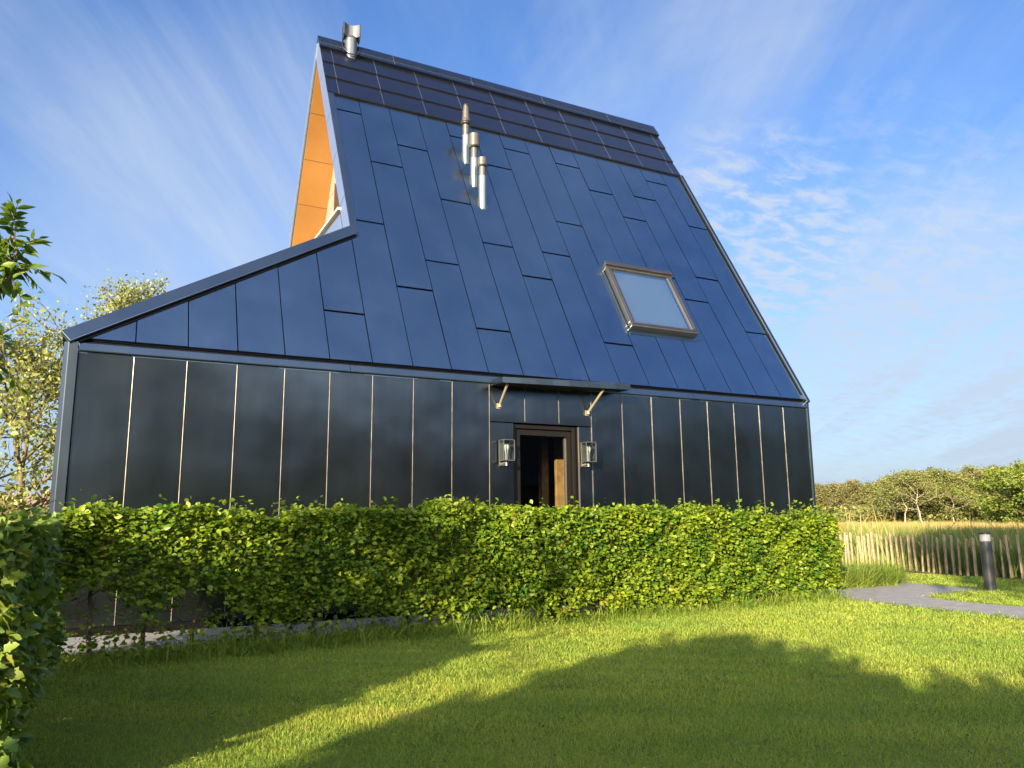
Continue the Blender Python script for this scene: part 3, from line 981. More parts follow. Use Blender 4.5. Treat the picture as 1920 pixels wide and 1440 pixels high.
# ------------------------------------------------------------------ wall lamps
def wall_lamp(x, z0, label):
    t = thing('wall_lamp', label, 'wall lamp', (x, -0.045, z0), 'wall lamps beside the door')
    hw_, d0, d1, hh_ = 0.08, -0.075, -0.215, 0.275
    m = MB()
    b = 0.012
    for sx in (-1, 1):
        for yy in (d0, d1):
            m.box(x + sx * hw_ - b / 2, x + sx * hw_ + b / 2, yy - b / 2, yy + b / 2, z0, z0 + hh_)
    for zz in (z0, z0 + hh_):
        for yy in (d0, d1):
            m.box(x - hw_ + b / 2, x + hw_ - b / 2, yy - b / 2, yy + b / 2, zz - b / 2, zz + b / 2)
        for sx in (-1, 1):
            m.box(x + sx * hw_ - b / 2, x + sx * hw_ + b / 2, d1 + b / 2, d0 - b / 2, zz - b / 2, zz + b / 2)
    m.build('lamp_frame', M['lamp_frame'], t, 0.002)
    m = MB()
    m.box(x - hw_ + 0.004, x + hw_ - 0.004, d0 - 0.003, d0 + 0.012, z0 + 0.008, z0 + hh_ - 0.008)
    m.box(x - hw_ + 0.007, x + hw_ - 0.007, d1 + 0.007, d0 - 0.007, z0 + hh_ - 0.003, z0 + hh_ + 0.003)
    m.box(x - hw_ + 0.007, x + hw_ - 0.007, d1 + 0.007, d0 - 0.007, z0 - 0.003, z0 + 0.003)
    m.build('back_plate', M['lamp_frame'], t)
    m = MB()
    m.box(x - hw_ + 0.007, x + hw_ - 0.007, d1 - 0.001, d1 + 0.002, z0 + 0.007, z0 + hh_ - 0.007)
    for sx in (-1, 1):
        m.box(x + sx * hw_ - 0.0015, x + sx * hw_ + 0.0015, d1 + 0.007, d0 - 0.007, z0 + 0.007, z0 + hh_ - 0.007)
    m.build('glass', M['lamp_glass'], t)
    m = MB()
    m.lathe((x + 0.0, -0.14, z0), [(0.016, 0.004), (0.016, 0.10), (0.02, 0.10), (0.02, 0.12), (0.036, 0.165), (0.038, 0.185), (0.028, 0.215), (0, 0.225)], 16)
    m.build('bulb', M['bulb'], t)
    m = MB()
    m.box(x - 0.022, x + 0.022, -0.135, -0.045, z0 - 0.035, z0 - 0.012)
    m.box(x - 0.06, x + 0.06, -0.047, -0.034, z0 - 0.06, z0 + 0.02)
    m.lathe((x, -0.135, z0 - 0.065), [(0, 0), (0.018, 0), (0.018, 0.06), (0, 0.06)], 14)
    m.build('bracket', M['lamp_edge'], t, 0.003)
    return t
wall_lamp(5.135, 1.945, 'square glass wall lamp with visible bulb, left of the dark door')
wall_lamp(6.440, 1.960, 'square metal wall lamp to the right of the dark door')

# ------------------------------------------------------------------ bollard lamp
bx_, by_ = 12.93, -1.66
t = thing('bollard_lamp', 'charcoal cylindrical garden lamp post with white band, standing beside the path', 'bollard lamp', (bx_, by_, 0))
m = MB()
m.lathe((bx_, by_, 0), [(0.085, -0.02), (0.085, 0.755), (0.078, 0.76), (0, 0.76)], 32)
m.build('post', M['bollard'], t)
m = MB()
m.lathe((bx_, by_, 0), [(0.079, 0.758), (0.079, 0.872)], 32)
m.build('diffuser', M['opal'], t)
m = MB()
m.lathe((bx_, by_, 0), [(0.07, 0.868), (0.086, 0.868), (0.086, 0.888), (0.08, 0.893), (0, 0.896)], 32)
m.build('cap', M['black'], t)

# ------------------------------------------------------------------ picket fence
rf = random.Random(3)
FP = [(19.6, 11.0), (17.25, 5.0), (15.75, 0.6), (15.75, -1.2), (15.9, -6.0)]
def along(pts, d):
    for (x0, y0), (x1, y1) in zip(pts[:-1], pts[1:]):
        l = math.hypot(x1 - x0, y1 - y0)
        if d <= l:
            f = d / l
            return Vector((x0 + (x1 - x0) * f, y0 + (y1 - y0) * f, 0))
        d -= l
    return None
fence = thing('picket_fence', 'low chestnut paling fence of pale split stakes in front of the reeds', 'fence', (15.75, 0.6, 0))
d = 0.0; stakes = []
while True:
    p = along(FP, d)
    if p is None:
        break
    stakes.append(p)
    d += rf.uniform(0.14, 0.215)
for i, p in enumerate(stakes[:98]):
    h = rf.uniform(0.70, 0.80)
    if i % 9 == 4:
        h += 0.05
    r = rf.uniform(0.021, 0.033)
    lx, ly = rf.uniform(-0.03, 0.03), rf.uniform(-0.03, 0.03)
    m = MB()
    seg = 6; zz = [-0.05, 0.25 * h, 0.6 * h, h - 0.02, h]
    an0 = rf.uniform(0, 6)
    vs = []
    for j, z in enumerate(zz):
        rr = r * (1.0 if j < 4 else 0.75)
        bx2, by2 = p.x + lx * z / h + rf.uniform(-.004, .004), p.y + ly * z / h + rf.uniform(-.004, .004)
        for k in range(seg):
            a = an0 + 2 * math.pi * k / seg
            vs.append((bx2 + rr * math.cos(a) * 1.25, by2 + rr * math.sin(a) * 0.8, z + (0.008 * math.sin(a) if j == 4 else 0)))
    fs = [(j * seg + k, j * seg + (k + 1) % seg, (j + 1) * seg + (k + 1) % seg, (j + 1) * seg + k) for j in range(4) for k in range(seg)]
    fs.append(tuple(range(4 * seg, 5 * seg)))
    m.add(vs, fs)
    m.build('picket', M['picket'], fence)
for hz in (0.16, 0.52):
    m = MB()
    m.tube([(q.x, q.y - 0.025, hz + rf.uniform(-.012, .012)) for q in stakes], 0.004, 4)
    m.build('wire', M['wire'], fence)

# ------------------------------------------------------------------ trees
def grow(rng, base, height, spread, trunk_r, n1=9, n2=5, n3=4, trunk_frac=0.3, up=0.35, wob=0.12, lean=(0, 0), droop=0.0, trunk_top=0.9):
    """returns tubes [(pts, radii, level)] and twig points (pos, dir)"""
    tubes = []; tw = []
    base = Vector(base)
    pts = [base]; n = 9
    off = Vector((0, 0, 0))
    for i in range(1, n + 1):
        f = i / n
        off += Vector((rng.gauss(0, wob), rng.gauss(0, wob), 0)) * height / n
        pts.append(base + Vector((lean[0] * f * height, lean[1] * f * height, f * height * trunk_top)) + off)
    rad = [trunk_r * (1.25 if i == 0 else 1) * (1 - 0.9 * (i / n) ** 0.8) for i in range(n + 1)]
    tubes.append((pts, rad, 0))
    def along_t(p, f):
        x = f * (len(p) - 1); i = min(int(x), len(p) - 2)
        return p[i].lerp(p[i + 1], x - i), (p[i + 1] - p[i]).normalized()
    def branch(p0, d, length, r, lev, nseg=5):
        q = [p0]; dd = d.copy()
        for i in range(nseg):
            dd = (dd + Vector((rng.gauss(0, .16), rng.gauss(0, .16), rng.gauss(0, .12) + up * .16 - droop * .2 * (i / nseg)))).normalized()
            q.append(q[-1] + dd * length / nseg)
        tubes.append((q, [r * (1 - 0.75 * i / nseg) for i in range(nseg + 1)], lev))
        return q
    def child_dir(t, ang):
        a = t.orthogonal().normalized()
        a.rotate(Matrix.Rotation(rng.uniform(0, 2 * math.pi), 3, t))
        return (t * math.cos(ang) + a * math.sin(ang)).normalized()
    for i in range(n1):
        f = trunk_frac + (1 - trunk_frac) * (i + rng.random() * .8) / n1
        p, t = along_t(pts, min(f, 0.99))
        az = i * 2.4 + rng.uniform(-.5, .5)
        el = RAD(12) + (f - trunk_frac) / (1 - trunk_frac) * RAD(55) + rng.uniform(-.15, .2)
        d = Vector((math.cos(az) * math.cos(el), math.sin(az) * math.cos(el), math.sin(el)))
        ln = spread * (1.05 - 0.5 * abs(f - 0.5)) * rng.uniform(.75, 1.1) * (1 - 0.45 * max(0, f - 0.6) / 0.4)
        b1 = branch(p, d, ln, trunk_r * 0.42 * (1.1 - f * .6), 1)
        for j in range(n2):
            f2 = 0.3 + 0.7 * (j + rng.random()) / n2
            p2, t2 = along_t(b1, min(f2, .99))
            b2 = branch(p2, child_dir(t2, rng.uniform(.5, 1.0)), ln * rng.uniform(.3, .5), trunk_r * .15, 2, 4)
            for k in range(n3):
                f3 = 0.25 + 0.75 * (k + rng.random()) / n3
                p3, t3 = along_t(b2, min(f3, .99))
                b3 = branch(p3, child_dir(t3, rng.uniform(.4, 1.0)), ln * rng.uniform(.12, .24), trunk_r * .055, 3, 3)
                for q in b3[1:]:
                    tw.append((q, (b3[-1] - b3[0]).normalized()))
            tw.append((b2[-1], (b2[-1] - b2[-2]).normalized()))
    return tubes, tw

def wood_mesh(tubes, rmin=0.004):
    mb = MB()
    for pts, rad, lev in tubes:
        mb.tube(pts, [max(r, rmin) for r in rad], (9, 6, 4, 3)[lev], cap=False)
    return mb

def twig_leaves(rng, tw, per, jitter, size, outline, up=0.5):
    P = np.array([tuple(p) for p, d in tw]); D = np.array([tuple(d) for p, d in tw])
    P = np.repeat(P, per, 0); D = np.repeat(D, per, 0)
    n = len(P)
    P = P + rng.normal(0, jitter, (n, 3))
    ax = unit(D * 0.6 + rng.normal(0, 0.7, (n, 3)) + np.array([0, 0, -0.15]))
    nr = rng.normal(0, 0.7, (n, 3)) + np.array([0, 0, up])
    sz = size * (0.65 + 0.7 * rng.random(n))
    return leaf_mesh(P, ax, nr, sz, rng.random(n), outline, rng=rng)

def make_tree(name, label, cat, loc, seed, height, spread, r, leafmat, barkmat, per, jit, size, outline=DIAM, group=None, rmin=0.004, **kw):
    rng = random.Random(seed)
    t = thing(name, label, cat, loc, group)
    tubes, tw = grow(rng, loc, height, spread, r, **kw)
    wood_mesh(tubes, rmin).build('trunk', barkmat, t)
    V, F, T = twig_leaves(np.random.default_rng(seed), tw, per, jit, size, outline)
    np_mesh('crown', V, F, leafmat, t, T)
    return t

# sparse spring tree behind the left corner of the house
make_tree('spring_tree', 'sparse yellow green tree left of the house corner, bare twigs showing', 'tree', tuple(on_ground(55, 21)), 21,
          4.9, 2.6, 0.13, M['spring'], M['bark'], 4, 0.12, 0.08, OVATE, n1=15, n2=7, n3=5, trunk_frac=0.10, up=0.5, rmin=0.007, wob=0.1)
make_tree('spring_tree', 'taller yellowish tree behind the low end of the roof, only its top showing', 'tree', tuple(on_ground(222, 26)), 23,
          8.3, 3.1, 0.16, M['spring'], M['bark'], 4, 0.14, 0.088, OVATE, n1=15, n2=7, n3=5, trunk_frac=0.2, up=0.5, rmin=0.007, wob=0.1)
make_tree('spring_tree', 'smaller bare twiggy tree at the left edge, mostly out of frame', 'tree', tuple(on_ground(-90, 21)), 22,
          5.0, 2.5, 0.12, M['spring'], M['bark'], 2, 0.10, 0.13, OVATE, n1=12, n2=6, n3=5, trunk_frac=0.13, up=0.4, rmin=0.007)

# the tree on the left whose branch reaches into the picture
ash_loc = (-2.35, -6.35, 0)
rng = random.Random(8)
ash = thing('ash_tree', 'ash tree on the left whose leafy branch tips reach into the picture against the sky', 'tree', ash_loc)
tubes, tw = grow(rng, ash_loc, 2.9, 1.45, 0.08, n1=13, n2=6, n3=4, trunk_frac=0.38, up=0.3)
def keep(q):      # prune what would hang across the frame
    d = q - CAM_LOC
    c = CM.transposed() @ d
    if c.z > -0.2:
        return True
    x = 960 + FPX * c.x / -c.z
    return x < -15
tw = [a for a in tw if keep(a[0])]
tubes = [a for a in tubes if a[2] == 0 or all(keep(q) for q in a[0])]
tips = []
b1 = [Vector((-2.2, -6.4, 1.7)), at_depth(-260, 700, 3.5), at_depth(-40, 600, 3.2), at_depth(18, 520, 3.18), at_depth(32, 470, 3.2), at_depth(20, 425, 3.25)]
b2 = [Vector((-2.25, -6.4, 1.45)), at_depth(-300, 760, 3.6), at_depth(-30, 660, 3.3), at_depth(6, 645, 3.28), at_depth(8, 690, 3.25)]
tubes.append((b1, [0.02, 0.014, 0.008, 0.006, 0.004, 0.002], 2))
tubes.append((b2, [0.02, 0.013, 0.007, 0.004, 0.002], 2))
wood_mesh(tubes, 0.003).build('trunk', M['bark_dark'], ash)
V, F, T = twig_leaves(np.random.default_rng(8), tw, 3, 0.09, 0.10, LANCE)
np_mesh('crown', V, F, M['ash'], ash, T)
# pinnate leaves on the two visible tips
P, A, Nn, Sz = [], [], [], []
def pinnate(base, d, length, rng, pairs=4):
    d = d.normalized()
    side = d.cross(Vector((rng.uniform(-.4, .4), rng.uniform(-.4, .4), 1))).normalized()
    up_ = side.cross(d)
    q = base.copy()
    pts = [q.copy()]
    for i in range(pairs + 1):
        dd = (d + Vector((0, 0, -0.13 * i))).normalized()
        q = q + dd * length / (pairs + 1)
        pts.append(q.copy())
        if i < pairs:
            for sg in (-1, 1):
                P.append(q.copy()); A.append(side * sg * 0.9 + dd * 0.55 + Vector((0, 0, -0.2)) + Vector((rng.gauss(0, .3), rng.gauss(0, .3), rng.gauss(0, .25))))
                Nn.append(up_ + Vector((rng.gauss(0, .35), rng.gauss(0, .35), rng.gauss(0, .2)))); Sz.append(length * rng.uniform(.40, .62))
        else:
            P.append(q.copy()); A.append(dd); Nn.append(up_); Sz.append(length * .45)
    return pts
stalks = MB()
r_ = random.Random(4)
right = CM @ Vector((1, 0, 0)); upv = CM @ Vector((0, 1, 0)); bck = CM @ Vector((0, 0, 1))
for i in range(27):
    f = r_.uniform(0.42, 1.0)
    x = f * 5; k = min(int(x), 4)
    base = b1[k].lerp(b1[k + 1], x - k)
    an = r_.uniform(0.3, 5.6)
    d = right * math.cos(an) * .9 + upv * (math.sin(an) * .8 + .1) + bck * r_.uniform(-.6, .6)
    if math.cos(an) > 0.3 and f < 0.6:
        continue
    stalks.tube(pinnate(base, d, r_.uniform(.10, .15), r_, 4), 0.0016, 4)
stalks.tube(pinnate(at_depth(30, 505, 3.18), right * .95 + upv * .12, .16, r_, 4), 0.0016, 4)
stalks.tube(pinnate(at_depth(30, 470, 3.2), right * .7 + upv * .6, .11, r_, 4), 0.0016, 4)
n_first = len(P)
for i in range(7):
    base = b2[3].lerp(b2[4], r_.random())
    an = r_.uniform(1.6, 5.4)
    d = right * math.cos(an) * .7 + upv * math.sin(an) * .9 + bck * r_.uniform(-.5, .5)
    stalks.tube(pinnate(base, d, r_.uniform(.10, .15), r_, 4), 0.0016, 4)
g8 = np.random.default_rng(18)
for k in (slice(0, n_first), slice(n_first, None)):
    V, F, T = leaf_mesh(np.array([tuple(q) for q in P[k]]), np.array([tuple(q) for q in A[k]]), np.array([tuple(q) for q in Nn[k]]), np.array(Sz[k]), g8.random(len(P[k])), LANCE, 0.12, rng=g8)
    np_mesh('leaf_spray', V, F, M['ash'], ash, T)
stalks.build('leaf_stalk', M['bark_dark'], ash)

# trees behind the viewpoint: their shadows lie across the lawn, path and fence
def from_us(u, s):            # u across the sunlight, s along it
    return (0.64 * u + 0.77 * s, -0.77 * u + 0.64 * s, 0)
make_tree('laurel_bush', 'dense bush left of the maple hedge, outside the picture, shading hedge and lawn', 'bush', from_us(2.9, -7.6), 35,
          2.25, 1.12, 0.10, M['ash'], M['bark_dark'], 5, 0.13, 0.14, OVATE, n1=14, n2=6, n3=4, trunk_frac=0.05, up=0.1)
make_tree('bushy_tree', 'bushy tree behind the viewpoint whose shadow covers the middle of the lawn', 'tree', from_us(6.55, -11.5), 31,
          2.75, 1.35, 0.12, M['ash'], M['bark_dark'], 10, 0.14, 0.17, OVATE, n1=14, n2=6, n3=4, trunk_frac=0.06, up=0.1)
make_tree('bushy_tree', 'narrow bush behind the viewpoint edging the lit strip of lawn', 'tree', from_us(5.80, -11.2), 36,
          2.65, 0.80, 0.09, M['ash'], M['bark_dark'], 10, 0.12, 0.15, OVATE, n1=14, n2=6, n3=4, trunk_frac=0.04, up=0.2)
make_tree('bushy_tree', 'rounded bush behind the viewpoint between the two low bushy trees', 'tree', from_us(7.7, -11.4), 37,
          2.5, 1.35, 0.09, M['ash'], M['bark_dark'], 9, 0.13, 0.16, OVATE, n1=14, n2=6, n3=4, trunk_frac=0.04, up=0.1)
make_tree('bushy_tree', 'lowest bush behind the viewpoint, right of the bushy trees', 'tree', from_us(9.7, -11.0), 38,
          2.0, 0.95, 0.09, M['ash'], M['bark_dark'], 9, 0.13, 0.16, OVATE, n1=13, n2=6, n3=4, trunk_frac=0.04, up=0.1)
make_tree('bushy_tree', 'low bushy tree behind the viewpoint whose shadow ends at the right of the lawn', 'tree', from_us(8.7, -11.2), 32,
          2.4, 1.3, 0.11, M['ash'], M['bark_dark'], 9, 0.14, 0.17, OVATE, n1=13, n2=6, n3=4, trunk_frac=0.06, up=0.1)
for i, (x, y, h, wd, lb) in enumerate([(2.0, -15.5, 3.4, 2.0, 'nearest the maple hedge'), (6.5, -17.0, 4.0, 2.4, 'beside the dark barn'),
                              (23.0, -16.0, 4.0, 2.6, 'beyond the dark barn'), (29.0, -15.0, 4.6, 2.9, 'farthest from the maple hedge')]):
    make_tree('hedgerow_tree', 'hedgerow tree behind the viewpoint, ' + lb, 'tree', (x, y, 0), 300 + i,
              h, wd, 0.12, M['ash'], M['bark_dark'], 6, 0.2, 0.26, OVATE, 'hedgerow trees behind the viewpoint', n1=13, n2=6, n3=4, trunk_frac=0.05, up=0.15)
barn = thing('barn', 'dark boarded barn behind the viewpoint, mirrored in the door glass', 'barn', (15, -19, 0))
m = MB()
for i in range(46):
    xx_ = 9.6 + i * 0.24
    m.box(xx_, xx_ + 0.225, -17.0 + 0.012 * (i % 2), -16.97 + 0.012 * (i % 2), 0, 2.6)
m.box(9.6, 20.64, -21.0, -17.01, 0, 2.6)
m.prism([(9.6, -17.01, 2.6), (9.6, -21, 2.6), (9.6, -19, 4.6)], [(20.64, -17.01, 2.6), (20.64, -21, 2.6), (20.64, -19, 4.6)])
m.build('wall', M['boards'], barn)
m = MB()
for sg in (-1, 1):
    for i in range(9):
        f0, f1 = i / 9, (i + 1) / 9 + 0.02
        y0, y1 = -19 + sg * 2.25 * (1 - f0), -19 + sg * 2.25 * (1 - f1)
        z0, z1 = 2.42 + 2.3 * f0, 2.42 + 2.3 * f1
        m.prism([(9.3, y0, z0 + .03), (20.9, y0, z0 + .03), (20.9, y1, z1), (9.3, y1, z1)], [(9.3, y0, z0 + .06), (20.9, y0, z0 + .06), (20.9, y1, z1 + .02), (9.3, y1, z1 + .02)])
m.build('roof', mat('dark_shingle', (0.05, 0.045, 0.045), 0.8, var=.3, vscale=6), barn)
make_tree('tall_tree', 'tall tree behind the viewpoint whose crown shades the path and garden lamp', 'tree', from_us(11.8, -13.0), 33,
          10.5, 3.0, 0.22, M['ash'], M['bark_dark'], 7, 0.25, 0.26, OVATE, n1=16, n2=6, n3=5, trunk_frac=0.55, up=0.3)
make_tree('tall_tree', 'second tall tree behind the viewpoint, its crown shading the right end of the fence', 'tree', from_us(16.5, -12.0), 34,
          10.0, 3.0, 0.22, M['ash'], M['bark_dark'], 7, 0.25, 0.26, OVATE, n1=16, n2=6, n3=5, trunk_frac=0.55, up=0.3)

# woodland on the horizon: a few prototypes, copied
def proto(seed, h, sp, r, lm, bm, per, size, **kw):
    rng = random.Random(seed)
    tubes, tw = grow(rng, (0, 0, 0), h, sp, r, **kw)
    t = bpy.data.objects.new('woodland_tree', None)
    PH.append(np.percentile([q.z for q, d in tw], 97))
    tr = wood_mesh([a for a in tubes if a[2] < 3], 0.012).build('trunk', bm)
    tr.parent = t
    V, F, T = twig_leaves(np.random.default_rng(seed), tw, per, 0.20, size, DIAM)
    c = np_mesh('crown', V, F, lm, None, T)
    c.parent = t
    return t
PH = []
PR = [proto(101, 6.0, 2.9, .12, M['wood_leaf'], M['bark'], 6, .20, n1=13, n2=6, n3=4, trunk_frac=.36, up=.1, wob=.25),
      proto(102, 5.6, 3.1, .11, M['wood_leaf'], M['bark'], 6, .20, n1=13, n2=6, n3=4, trunk_frac=.28, up=.1, wob=.3),
      proto(103, 6.2, 2.7, .12, M['wood_brown'], M['bark'], 5, .17, n1=14, n2=6, n3=5, trunk_frac=.32, up=.3, wob=.25),
      proto(104, 5.4, 3.0, .12, M['wood_brown'], M['bark'], 6, .18, n1=13, n2=6, n3=4, trunk_frac=.15, up=.1, wob=.3),
      proto(105, 6.0, 3.2, .13, M['wood_green'], M['bark'], 7, .22, n1=15, n2=6, n3=4, trunk_frac=.06, up=.2, wob=.2),
      proto(106, 6.3, 2.6, .10, M['wood_leaf'], M['bark_white'], 3, .17, n1=11, n2=6, n3=4, trunk_frac=.42, up=.35, wob=.16)]
used = set()
def plant_tree(pi, px, D, h, label, group='woodland trees beyond the reed bed', rot=None, name=None):
    src = PR[pi]
    if pi in used:
        t = src.copy()
        ch = [c.copy() for c in src.children]
    else:
        t = src; ch = list(src.children); used.add(pi)
    if t.name not in COL.objects:
        COL.objects.link(t)
    for c in ch:
        if c.name not in COL.objects:
            COL.objects.link(c)
        c.parent = t
    if name:
        t.name = name
    p = on_ground(px, D)
    t.location = p
    t.rotation_euler = (0, 0, rr_.uniform(0, 6.28) if rot is None else rot)
    s = h / PH[pi]
    sx = s * rr_.uniform(1.2, 1.5)
    t.scale = (sx, sx, s)
    return tag(t, label, 'tree', group)
rr_ = random.Random(77)
# far left part of the wood: thin grey brown trunks under a level crown
for i in range(26):
    plant_tree(rr_.choice([2, 3, 0, 2]), 1440 + i * 10.5 + rr_.uniform(-6, 6), rr_.uniform(118, 132), rr_.uniform(5.0, 5.9), 'woodland tree with thin grey trunk in the far level stretch of the wood')
for i in range(20):
    plant_tree(rr_.choice([0, 1, 3, 2]), 1655 + i * 20 + rr_.uniform(-8, 8), rr_.uniform(96, 108), rr_.uniform(5.3, 6.2), 'olive brown woodland tree in the back row behind the pale trunks')
for i in range(16):
    plant_tree(rr_.choice([0, 1, 3]), 1678 + i * 21 + rr_.uniform(-9, 9), rr_.uniform(82, 92), rr_.uniform(4.4, 5.4), 'olive green rounded tree in the front row of the wood')
plant_tree(5, 1668, 80, 5.1, 'pale bare branched tree at the left end of the nearer wood', rot=0.4, name='pale_tree')
plant_tree(5, 1706, 78, 4.9, 'olive crowned tree on a single bleached trunk, second pale trunk from the left', rot=2.2, name='pale_tree')
plant_tree(5, 1766, 80, 4.0, 'small pale trunked tree in the middle of the wood, leaning slightly', rot=3.7, name='pale_tree')
for i, (px, D, h) in enumerate([(1872, 66, 4.15), (1908, 60, 4.0), (1945, 56, 4.2), (1990, 54, 4.4), (2050, 54, 4.6)]):
    plant_tree(4, px, D, h, ['fresh green leafy tree rising above the olive wood, over the garden lamp', 'bright green leafy tree at the right edge of the picture, nearest of the wood',
                             'tall bright green tree cut by the right edge of the picture', 'bright green tree beyond the right edge of the picture, nearer one', 'bright green tree beyond the right edge of the picture, farther one'][i],
               'fresh green trees at the right of the wood', name='green_tree')
for pi, t in enumerate(PR):
    if pi not in used:
        for c in list(t.children):
            bpy.data.objects.remove(c)

# low scrub along the foot of the wood and at the far left
def bush(px, D, h, wd, label, lm, seed):
    g = np.random.default_rng(seed)
    p = on_ground(px, D)
    n = 1300
    c = g.normal(0, 1, (n, 3)); c = unit(c) * (g.random((n, 1)) ** 0.4)
    lump = 1 + 0.25 * np.sin(c[:, :1] * 5 + seed) * np.cos(c[:, 1:2] * 4)
    c = c * lump * np.array([[wd / 2, wd / 2, h / 2]]) + np.array([[p.x, p.y, h * 0.45]])
    t = thing('bush', label, 'bush', tuple(p), 'scrub in the far field')
    V, F, T = leaf_mesh(c, g.normal(0, 1, (n, 3)), g.normal(0, 1, (n, 3)) + np.array([0, 0, .5]), h * .13 * (0.6 + g.random(n)), g.random(n), DIAM, rng=g)
    np_mesh('foliage', V, F, lm, t, T)
    m = MB()
    rr2 = random.Random(seed)
    for i in range(5):
        m.tube([p + Vector((rr2.uniform(-.2, .2), rr2.uniform(-.2, .2), 0)), p + Vector((rr2.uniform(-.4, .4) * wd, rr2.uniform(-.4, .4) * wd, h * .7))], [.04, .015], 5, cap=False)
    m.build('stem', M['bark_dark'], t)
bush(12, 62, 3.0, 4.0, 'dark round bush at the far left edge, below the yellow green tree', M['wood_leaf'], 51)
bush(42, 70, 3.4, 3.6, 'grey green bush just left of the distant pink roofed house', M['wood_leaf'], 52)
bush(100, 90, 3.2, 5.0, 'bush in front of the distant pink roofed house, beside the wall corner', M['wood_leaf'], 53)
bush(-30, 64, 3.2, 6.0, 'low bush beyond the left edge of the picture', M['wood_leaf'], 54)
for i, px in enumerate(range(1500, 1850, 26)):
    bush(px + (i * 37) % 13, 84 + (i * 7) % 9, 1.9 + (i % 3) * .25, 5.0, 'low green scrub bush at the foot of the wood', M['wood_leaf'], 60 + i)

# distant house on the left
hp = on_ground(80, 118)
fh = thing('distant_house', 'small far off house with pinkish roof and grey walls, between tree and wall corner', 'house', tuple(hp))
def HX(q):
    return hp + Matrix.Rotation(RAD(24), 3, 'Z') @ q
m = MB()
m.box(-2.6, 2.6, 0, 4, 0, 3.3, M=HX)
m.prism([HX(Vector((-2.6, 0, 3.3))), HX(Vector((-2.6, 4, 3.3))), HX(Vector((-2.6, 2, 4.9)))], [HX(Vector((2.6, 0, 3.3))), HX(Vector((2.6, 4, 3.3))), HX(Vector((2.6, 2, 4.9)))])
m.build('wall', mat('far_wall', (0.20, 0.21, 0.24), 0.8, var=.1), fh)
m = MB()
for sg in (0, 1):
    q = [(-2.8, -0.25 if sg == 0 else 4.25, 3.12), (2.8, -0.25 if sg == 0 else 4.25, 3.12), (2.8, 2, 5.02), (-2.8, 2, 5.02)]
    m.prism([HX(Vector(a)) for a in q], [HX(Vector(a) + Vector((0, 0, .12))) for a in q])
m.build('roof', mat('far_roof', (0.30, 0.20, 0.17), 0.8, var=.1), fh)
m = MB()
m.box(-1.2, -0.4, -0.06, -0.005, 1.2, 2.6, M=HX)
m.box(0.6, 1.4, -0.06, -0.005, 1.2, 2.6, M=HX)
m.build('window', mat('far_pane', (0.6, 0.6, 0.58), 0.3), fh)

# ------------------------------------------------------------------ hedges
def hedge_leaves(g, n, length, width, height, depth_scale, keepf):
    """points on a box shell (local x along, y across with 0 = front), normals outward"""
    face = g.choice(5, n, p=[.52, .25, .13, .05, .05])
    a = g.random((n, 3))
    dep = np.minimum(g.exponential(depth_scale, n), 0.3)
    P = np.zeros((n, 3)); Nn = np.zeros((n, 3))
    for f in range(5):
        i = face == f
        if f == 0:
            P[i] = np.stack([a[i, 0] * length, dep[i], a[i, 1] * height], 1); Nn[i] = (0, -1, .25)
        elif f == 1:
            P[i] = np.stack([a[i, 0] * length, a[i, 1] * width, height - dep[i]], 1); Nn[i] = (0, -.15, 1)
        elif f == 2:
            P[i] = np.stack([a[i, 0] * length, width - dep[i], a[i, 1] * height], 1); Nn[i] = (0, 1, .25)
        elif f == 3:
            P[i] = np.stack([length - dep[i], a[i, 0] * width, a[i, 1] * height], 1); Nn[i] = (1, 0, .25)
        else:
            P[i] = np.stack([dep[i], a[i, 0] * width, a[i, 1] * height], 1); Nn[i] = (-1, 0, .25)
    k = keepf(P)
    return P[k], Nn[k], dep[k]

# beech hedge along the front of the house
def hfront(x):
    return -2.02 + 0.078 * x
bl = thing('beech_hedge', 'long clipped beech hedge running along the front of the dark house', 'hedge', (4.9, -1.3, 0))
g = np.random.default_rng(40)
HL, HWD, HH = 10.2, 0.72, 1.24
def smooth_noise(x, seed, scale):
    q = x * scale
    i = np.floor(q).astype(int); f = q - i; f = f * f * (3 - 2 * f)
    tab = np.random.default_rng(seed).random(4096)
    return tab[i % 4096] * (1 - f) + tab[(i + 1) % 4096] * f
def lowcut(x):                # how high the foliage starts
    b = np.interp(x, [0, .5, 1.5, 2.2, 3.2, 4.6, 5.0, 7.0, 8.4, 9.2, 10.2], [.42, .50, .40, .28, .22, .18, .10, .10, .14, .08, .02])
    return b + 0.30 * (smooth_noise(x, 1, 2.3) - .42)
def keepf(P):
    lc = lowcut(P[:, 0])
    return (P[:, 2] > lc + g.normal(0, .05, len(P)))
P, Nn, dep = hedge_leaves(g, 92000, HL, HWD, HH, 0.10, keepf)
# uneven clipped surface
bulge = 0.12 * (smooth_noise(P[:, 0] + P[:, 2] * .7, 2, 2.9) - .5) + 0.14 * (smooth_noise(P[:, 0] * 1.3 - P[:, 2] * 1.9 + 40, 3, 4.3) - .5) + 0.08 * (smooth_noise(P[:, 0] * .9 + P[:, 2] * 2.6 + P[:, 1] * 1.7 + 80, 31, 7.0) - .5)
P = P + unit(Nn) * bulge[:, None]
P[:, 2] += 0.15 * (smooth_noise(P[:, 0] + 9, 4, 2.1) - .5) * (P[:, 2] / HH) + 0.03 * np.sin(P[:, 0] * .55) * P[:, 2]
P[:, 2] -= np.interp(P[:, 0], [0, 7, 10.2], [0.02, 0.0, .07]) * (P[:, 2] / HH)
# rounded shoulders at the ends
P[:, 0] -= 0.10
